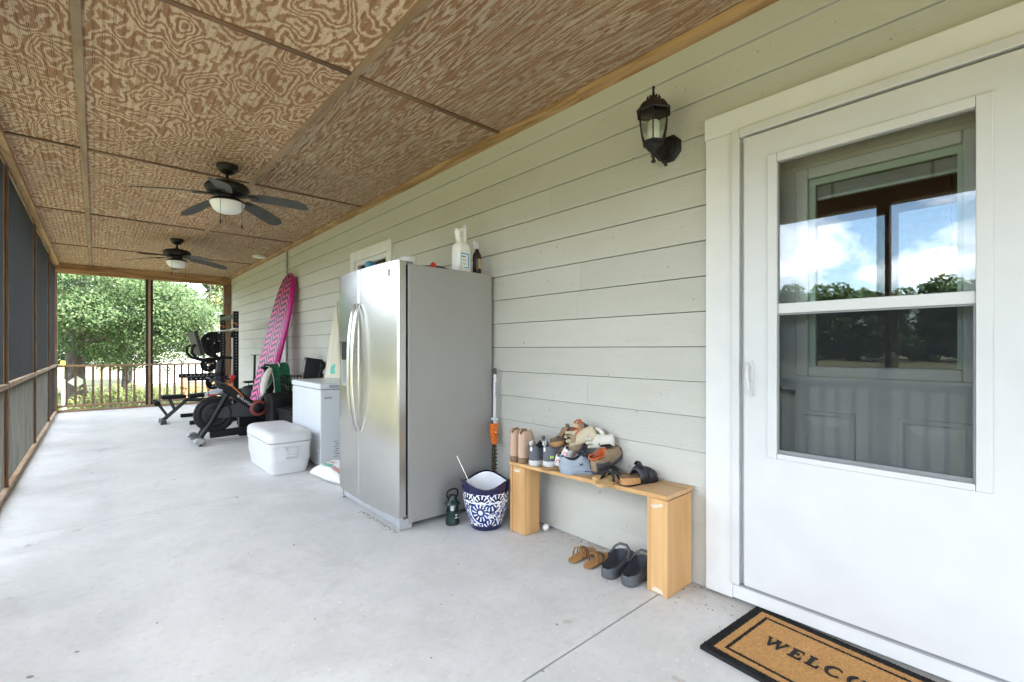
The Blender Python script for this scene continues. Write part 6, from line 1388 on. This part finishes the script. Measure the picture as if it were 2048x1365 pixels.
# hiking shoes
HK = [(0.0,0.092,0),(0.04,0.102,.72),(0.14,0.088,.80),(0.26,0.082,.80),(0.36,0.098,.66),(0.42,0.118,.42),(0.47,0.110,0),(0.58,0.092,0),(0.72,0.078,0),(0.86,0.068,0),(0.95,0.054,0),(1.0,0.034,0)]
for k, (x, y, z, yaw, pt, rl, lab) in enumerate(((2.062, 1.640, 0.486, 3, 20, 4, 'tan and grey hiking shoe with orange lining leaning up the siding'), (2.262, 1.812, 0.705, 150, -55, -10, 'tan and grey hiking shoe tipped toe down under the work gloves'))):
    t = shoe('hiking_shoe', lab, 'hiking shoe', P(x, y, z, yaw, pt, rl), 0.270, 0.104, 1 if k else -1, HK, 0.026, ('hiker_tan', 'hiker_grey', 'hiker_orange'), heel=0.008, group='pair of hiking shoes')
    laces(t, 0.27, 0.026, 0.118, 0.092, 0.46, 0.66, 0.024, 'black_matte')
    MB().tube([(0.010,0.022,0.104),(0.028,0.031,0.108),(0.07,0.033,0.092),(0.09,0.030,0.095)], 0.005, 6).tube([(0.010,-0.022,0.104),(0.028,-0.031,0.108),(0.07,-0.033,0.092),(0.09,-0.030,0.095)], 0.005, 6).tube([(0.010,0.022,0.104),(0.0,0,0.104),(0.010,-0.022,0.104)], 0.005, 6).build('collar_piping', 'hiker_orange', t, smooth=60)
    for s_ in (-1, 1):
        hq = MB(); rr = []
        for tt, za, zb in ((0.02,0.032,0.085),(0.08,0.030,0.076),(0.18,0.030,0.062),(0.30,0.030,0.052),(0.40,0.030,0.044)):
            h_ = hw(max(tt,0.03))*0.104; c_ = co_(tt, 1 if k else -1)*0.104
            rr.append([(tt*0.27, c_+s_*(h_*1.03+0.003), za), (tt*0.27, c_+s_*(h_*1.05+0.003), (za+zb)/2), (tt*0.27, c_+s_*(h_*0.99+0.003), zb)])
        hq.loft(rr, cap=False, closed=False).build('heel_overlay', 'hiker_grey', t, smooth=180, solid=0.002)
    MB().loft([[(0.27*tt, co_(tt, 1 if k else -1)*0.104 + hw(tt)*0.104*1.03*cos(a), 0.030 + (zz-0.028)*sin(a)**0.8) for a in [pi*j/10 for j in range(11)]] for tt, zz in ((0.85,0.064),(0.92,0.058),(0.97,0.047),(0.995,0.036))], cap=False, closed=False).build('toe_cap', 'hiker_grey', t, smooth=180)
# work gloves
def glove(label, M, mat, spread, curl, thumb_up=0.0):
    t = thing('work_glove', label, 'work glove', group='pair of work gloves'); t.matrix_basis = M
    b = MB()
    b.loft([[(x, w*cos(a), z+h*sin(a)) for a in [2*pi*j/14 for j in range(14)]] for x, w, h, z in ((-0.075,0.056,0.026,0.0),(-0.04,0.046,0.024,0.0),(0.0,0.044,0.023,0.0),(0.03,0.048,0.022,0.0),(0.06,0.048,0.019,0.0),(0.075,0.042,0.014,0.0))])
    b.build('palm', mat, t, smooth=180, sub=1)
    for i, (y, l) in enumerate(((0.034,0.062),(0.012,0.074),(-0.011,0.070),(-0.034,0.054))):
        a0 = radians(spread*(1.5-i)); pts = [(0.055, y*0.9, 0)]
        x_, z_, ang = 0.055, 0.0, 0.0
        for k in range(4):
            ang += curl; x_ += l/4*cos(ang); z_ -= l/4*sin(ang); pts.append((x_, y + (x_-0.055)*math.tan(a0), z_))
        MB().tube(pts, [0.0115,0.0125,0.0122,0.0118,0.0085], 10).build('finger', mat, t, smooth=180, sub=1)
    MB().tube([(-0.005,0.036,0.0),(0.018,0.062,0.006+thumb_up*0.4),(0.042,0.078,0.008+thumb_up),(0.058,0.082,0.006+thumb_up*1.3)], [0.016,0.0155,0.014,0.009], 10).build('thumb', mat, t, smooth=180, sub=1)
    return t
def MX3(o, x, y):
    x = Vector(x).normalized(); y = Vector(y); y = (y - x*y.dot(x)).normalized(); z = x.cross(y)
    return Matrix(((x.x,y.x,z.x,o[0]),(x.y,y.y,z.y,o[1]),(x.z,y.z,z.z,o[2]),(0,0,0,1)))
glove('cream leather work glove with four fingers pointing towards the refrigerator', MX3((2.215, 1.690, 0.650), (-0.30, 0.95, -0.06), (0.12, 0.1, 1)) @ Matrix.Scale(0.92, 4), 'glove_cream', 4, 0.30, 0.0)
glove('stained cream work glove draped over the tipped hiking shoe', MX3((2.175, 1.800, 0.675), (-0.50, 0.75, -0.30), (0.35, 0.15, 1)) @ Matrix.Scale(1.0, 4), 'glove_stain', 3, 0.26, 0.0)
# sandals
def band(pts, w, mat, par, th=0.0035):
    """flat strap along pts, width w along local x"""
    b = MB(); n = len(pts); R = []
    for i, (x, y, z) in enumerate(pts):
        a = Vector(pts[max(i-1,0)]); c = Vector(pts[min(i+1,n-1)]); d = (c-a).normalized(); wx = Vector((1,0,0)) - d*d.x; wx.normalize()
        R.append([tuple(Vector((x,y,z))-wx*w/2), tuple(Vector((x,y,z))+wx*w/2)])
    return b.loft(R, cap=False, closed=False).build('strap', mat, par, smooth=180, solid=th)
def arch(x0, x1, Wd, z0, h, n=9):
    return [(x0+(x1-x0)*i/(n-1), -Wd*cos(pi*i/(n-1)), z0 + h*sin(pi*i/(n-1))**0.8) for i in range(n)]
for k, (x, y, yaw, lab) in enumerate(((1.915, 1.500, 10, 'slim black strappy sandal with tan footbed overhanging the bench edge'), (2.010, 1.592, 10, 'slim black strappy sandal with tan footbed lying farther back on the bench'))):
    t = thing('strappy_sandal', lab, 'sandal', group='pair of strappy sandals'); t.matrix_basis = P(x, y, zt(y)+0.0012, yaw, 0, 0)
    sole_mesh(0.245, 0.086, 1 if k else -1, 0.014, spring=0.006).build('sole', 'footbed_tan', t, smooth=45); sole_mesh(0.236, 0.080, 1 if k else -1, 0.003, spring=0.006, dz=0.0138).build('footbed', 'footbed_tan', t, smooth=45)
    band(arch(0.105,0.150,0.040,0.012,0.050), 0.022, 'leather_black', t); band(arch(0.165,0.120,0.043,0.012,0.046), 0.022, 'leather_black', t); band(arch(0.195,0.200,0.042,0.012,0.034), 0.018, 'leather_black', t)
    MB().ball((0.138,-0.002,0.062), 0.006, 0.006, 0.003, n=10, m=5).build('stud', 'chrome', t, smooth=60)
t = thing('cork_sandal', 'chunky black two strap sandal with cork footbed at the door end of the bench', 'sandal'); t.matrix_basis = P(2.022, 1.432, zt(1.42)+0.0012, -8)
sole_mesh(0.262, 0.106, -1, 0.008, spring=0.008, flare=1.05).build('tread', 'black_rubber', t, smooth=45)
o, l = upper_mesh(0.258, 0.104, -1, [(0.0,0.040,0),(0.04,0.046,.94),(0.2,0.044,.95),(0.4,0.036,.96),(0.6,0.034,.96),(0.8,0.036,.96),(0.93,0.044,.9),(1.0,0.030,0)], 0.012); o.build('cork_shell', 'cork', t, smooth=180, sub=1); l.build('footbed', 'lining_tan', t, smooth=180, sub=1)
ring = lambda x, h: [(x, -hw(x/0.258)*0.104*1.06*cos(a) - 0.005, 0.010 + h*sin(a)**0.7) for a in [pi*j/12 for j in range(13)]]
MB().loft([ring(x, h) for x, h in ((0.098,0.058),(0.115,0.080),(0.135,0.086),(0.155,0.078))], cap=False, closed=False).build('strap', 'leather_black', t, smooth=180, solid=0.003)
MB().loft([ring(x, h) for x, h in ((0.160,0.074),(0.18,0.070),(0.205,0.062),(0.222,0.054))], cap=False, closed=False).build('strap', 'leather_black', t, smooth=180, solid=0.003)
MB().tube([(0.120,-0.03,0.086),(0.125,-0.010,0.110),(0.135,0.012,0.108),(0.14,0.03,0.086)], 0.010, 6, flat=0.3).build('strap_tail', 'leather_black', t, smooth=60)
MB().box(0.185,0.200,-0.040,-0.028,0.060,0.066).build('buckle', 'stack_brown', t, bevel=0.002)
# on the floor: thong sandals, clogs, golf ball
for k, (x, y, yaw, lab) in enumerate(((1.965, 1.730, 6, 'tan leather thong sandal on the floor under the bench, the one nearer the planter'), (1.975, 1.628, 4, 'tan leather thong sandal on the floor beside the grey clogs'))):
    t = thing('thong_sandal', lab, 'sandal', group='pair of thong sandals'); t.matrix_basis = P(x, y, 0.0012, yaw)
    sole_mesh(0.238, 0.084, 1 if k else -1, 0.009, heel=0.003, spring=0.004).build('sole', 'stack_brown', t, smooth=45); sole_mesh(0.232, 0.080, 1 if k else -1, 0.003, spring=0.004, dz=0.0102).build('footbed', 'thong_tan', t, smooth=45)
    band(arch(0.075,0.080,0.034,0.012,0.052), 0.013, 'thong_tan', t, 0.002); band([(0.08,-0.030,0.05),(0.12,-0.012,0.045),(0.165,0.004,0.032),(0.19,0.008,0.012)], 0.010, 'thong_tan', t, 0.002); band([(0.08,0.030,0.05),(0.12,0.018,0.045),(0.165,0.010,0.032),(0.19,0.008,0.012)], 0.010, 'thong_tan', t, 0.002)
    band(arch(0.135,0.125,0.038,0.012,0.038), 0.008, 'clog_brown', t, 0.002); band(arch(0.155,0.175,0.040,0.012,0.030), 0.008, 'thong_tan', t, 0.002); band(arch(0.110,0.150,0.038,0.012,0.044), 0.006, 'clog_brown', t, 0.002)
CR = [(0.0,0.052,0),(0.04,0.058,.94),(0.16,0.056,.95),(0.30,0.060,.95),(0.42,0.078,.92),(0.50,0.094,.80),(0.56,0.102,.58),(0.61,0.102,0),(0.72,0.092,0),(0.84,0.082,0),(0.93,0.068,0),(1.0,0.044,0)]
for k, (x, y, yaw, lab) in enumerate(((1.962, 1.492, 7, 'dark grey foam clog on the floor beside the tan thong sandals'), (1.975, 1.372, 5, 'dark grey foam clog on the floor against the bench leg'))):
    t = shoe('foam_clog', lab, 'clog', P(x, y, 0.0012, yaw), 0.295, 0.118, 1 if k else -1, CR, 0.026, ('croc_grey', 'croc_grey', 'croc_inner'), heel=0.006, group='pair of grey foam clogs', wall=0.008)
    MB().tube([(0.15,-0.053,0.072),(0.19,-0.044,0.100),(0.20,-0.020,0.118),(0.20,0.020,0.118),(0.19,0.044,0.100),(0.15,0.053,0.072)], 0.0085, 8, flat=0.55).build('heel_strap', 'croc_grey', t, smooth=60)
    for s_ in (-1, 1): MB().lathe([(0.001,0.006),(0.009,0.005),(0.010,0.0)], 12, T(0.148, s_*0.0555, 0.068) @ RZ(radians(-90*s_),4,'X')).build('rivet', 'croc_grey', t, smooth=40)
    hl = MB()
    for a, r in ((0.70,0),(0.70,0.5),(0.70,-0.5),(0.80,0.28),(0.80,-0.28),(0.88,0)): hl.lathe([(0.001,0.0),(0.006,0.0)], 10, T(a*0.295, r*0.06, 0.1005-0.12*(a-0.62)-0.03*abs(r)))
    hl.build('vent_hole', 'croc_inner', t)
plain('golf_white', (0.80, 0.80, 0.78), 0.35, var=0.01)
m = NT('golf_dimple'); vo = m.n('ShaderNodeTexVoronoi'); vo.inputs['Scale'].default_value = 330; m.l(m.coords(), vo.inputs['Vector']); m.set((0.80,0.80,0.77), 0.35); m.bump(vo.outputs['Distance'], 0.4, 0.002)
o = MB().ball((0,0,0.0213), 0.0213, n=28, m=16).build('golf_ball', 'golf_dimple', None, smooth=180, M=T(2.205, 2.150, 0.0)); tag(o, 'white golf ball on the floor beside the bench leg', 'golf ball')

# pendant glowing in the dim room behind the door
m = NT('pendant_glow'); n = m.noise(m.coords((40,40,26)), 1.0, 1); em = m.n('ShaderNodeEmission'); m.l(m.ramp(n, [(0.42, (0.02,0.006,0.002)), (0.55, (1.0,0.32,0.05)), (0.68, (1.0,0.75,0.35))]), em.inputs[0]); em.inputs[1].default_value = 0.16; m.l(em.outputs[0], m.out.inputs['Surface'])
t = thing('pendant_lamp', 'orange glowing pendant lamp seen dimly through the door glass', 'pendant lamp', (3.9, 0.36, 1.60))
MB().lathe([(0.13,0.06),(0.14,0.08),(0.14,0.17),(0.12,0.20)], 28).build('shade', 'pendant_glow', t, smooth=40); MB().lathe([(0.119,0.2005),(0.02,0.215),(0.001,0.216)], 24).build('cap', 'bronze', t, smooth=40); MB().tube([(0,0,0.216),(0,0,1.098)], 0.006, 6).build('cord', 'bronze', t, smooth=60)
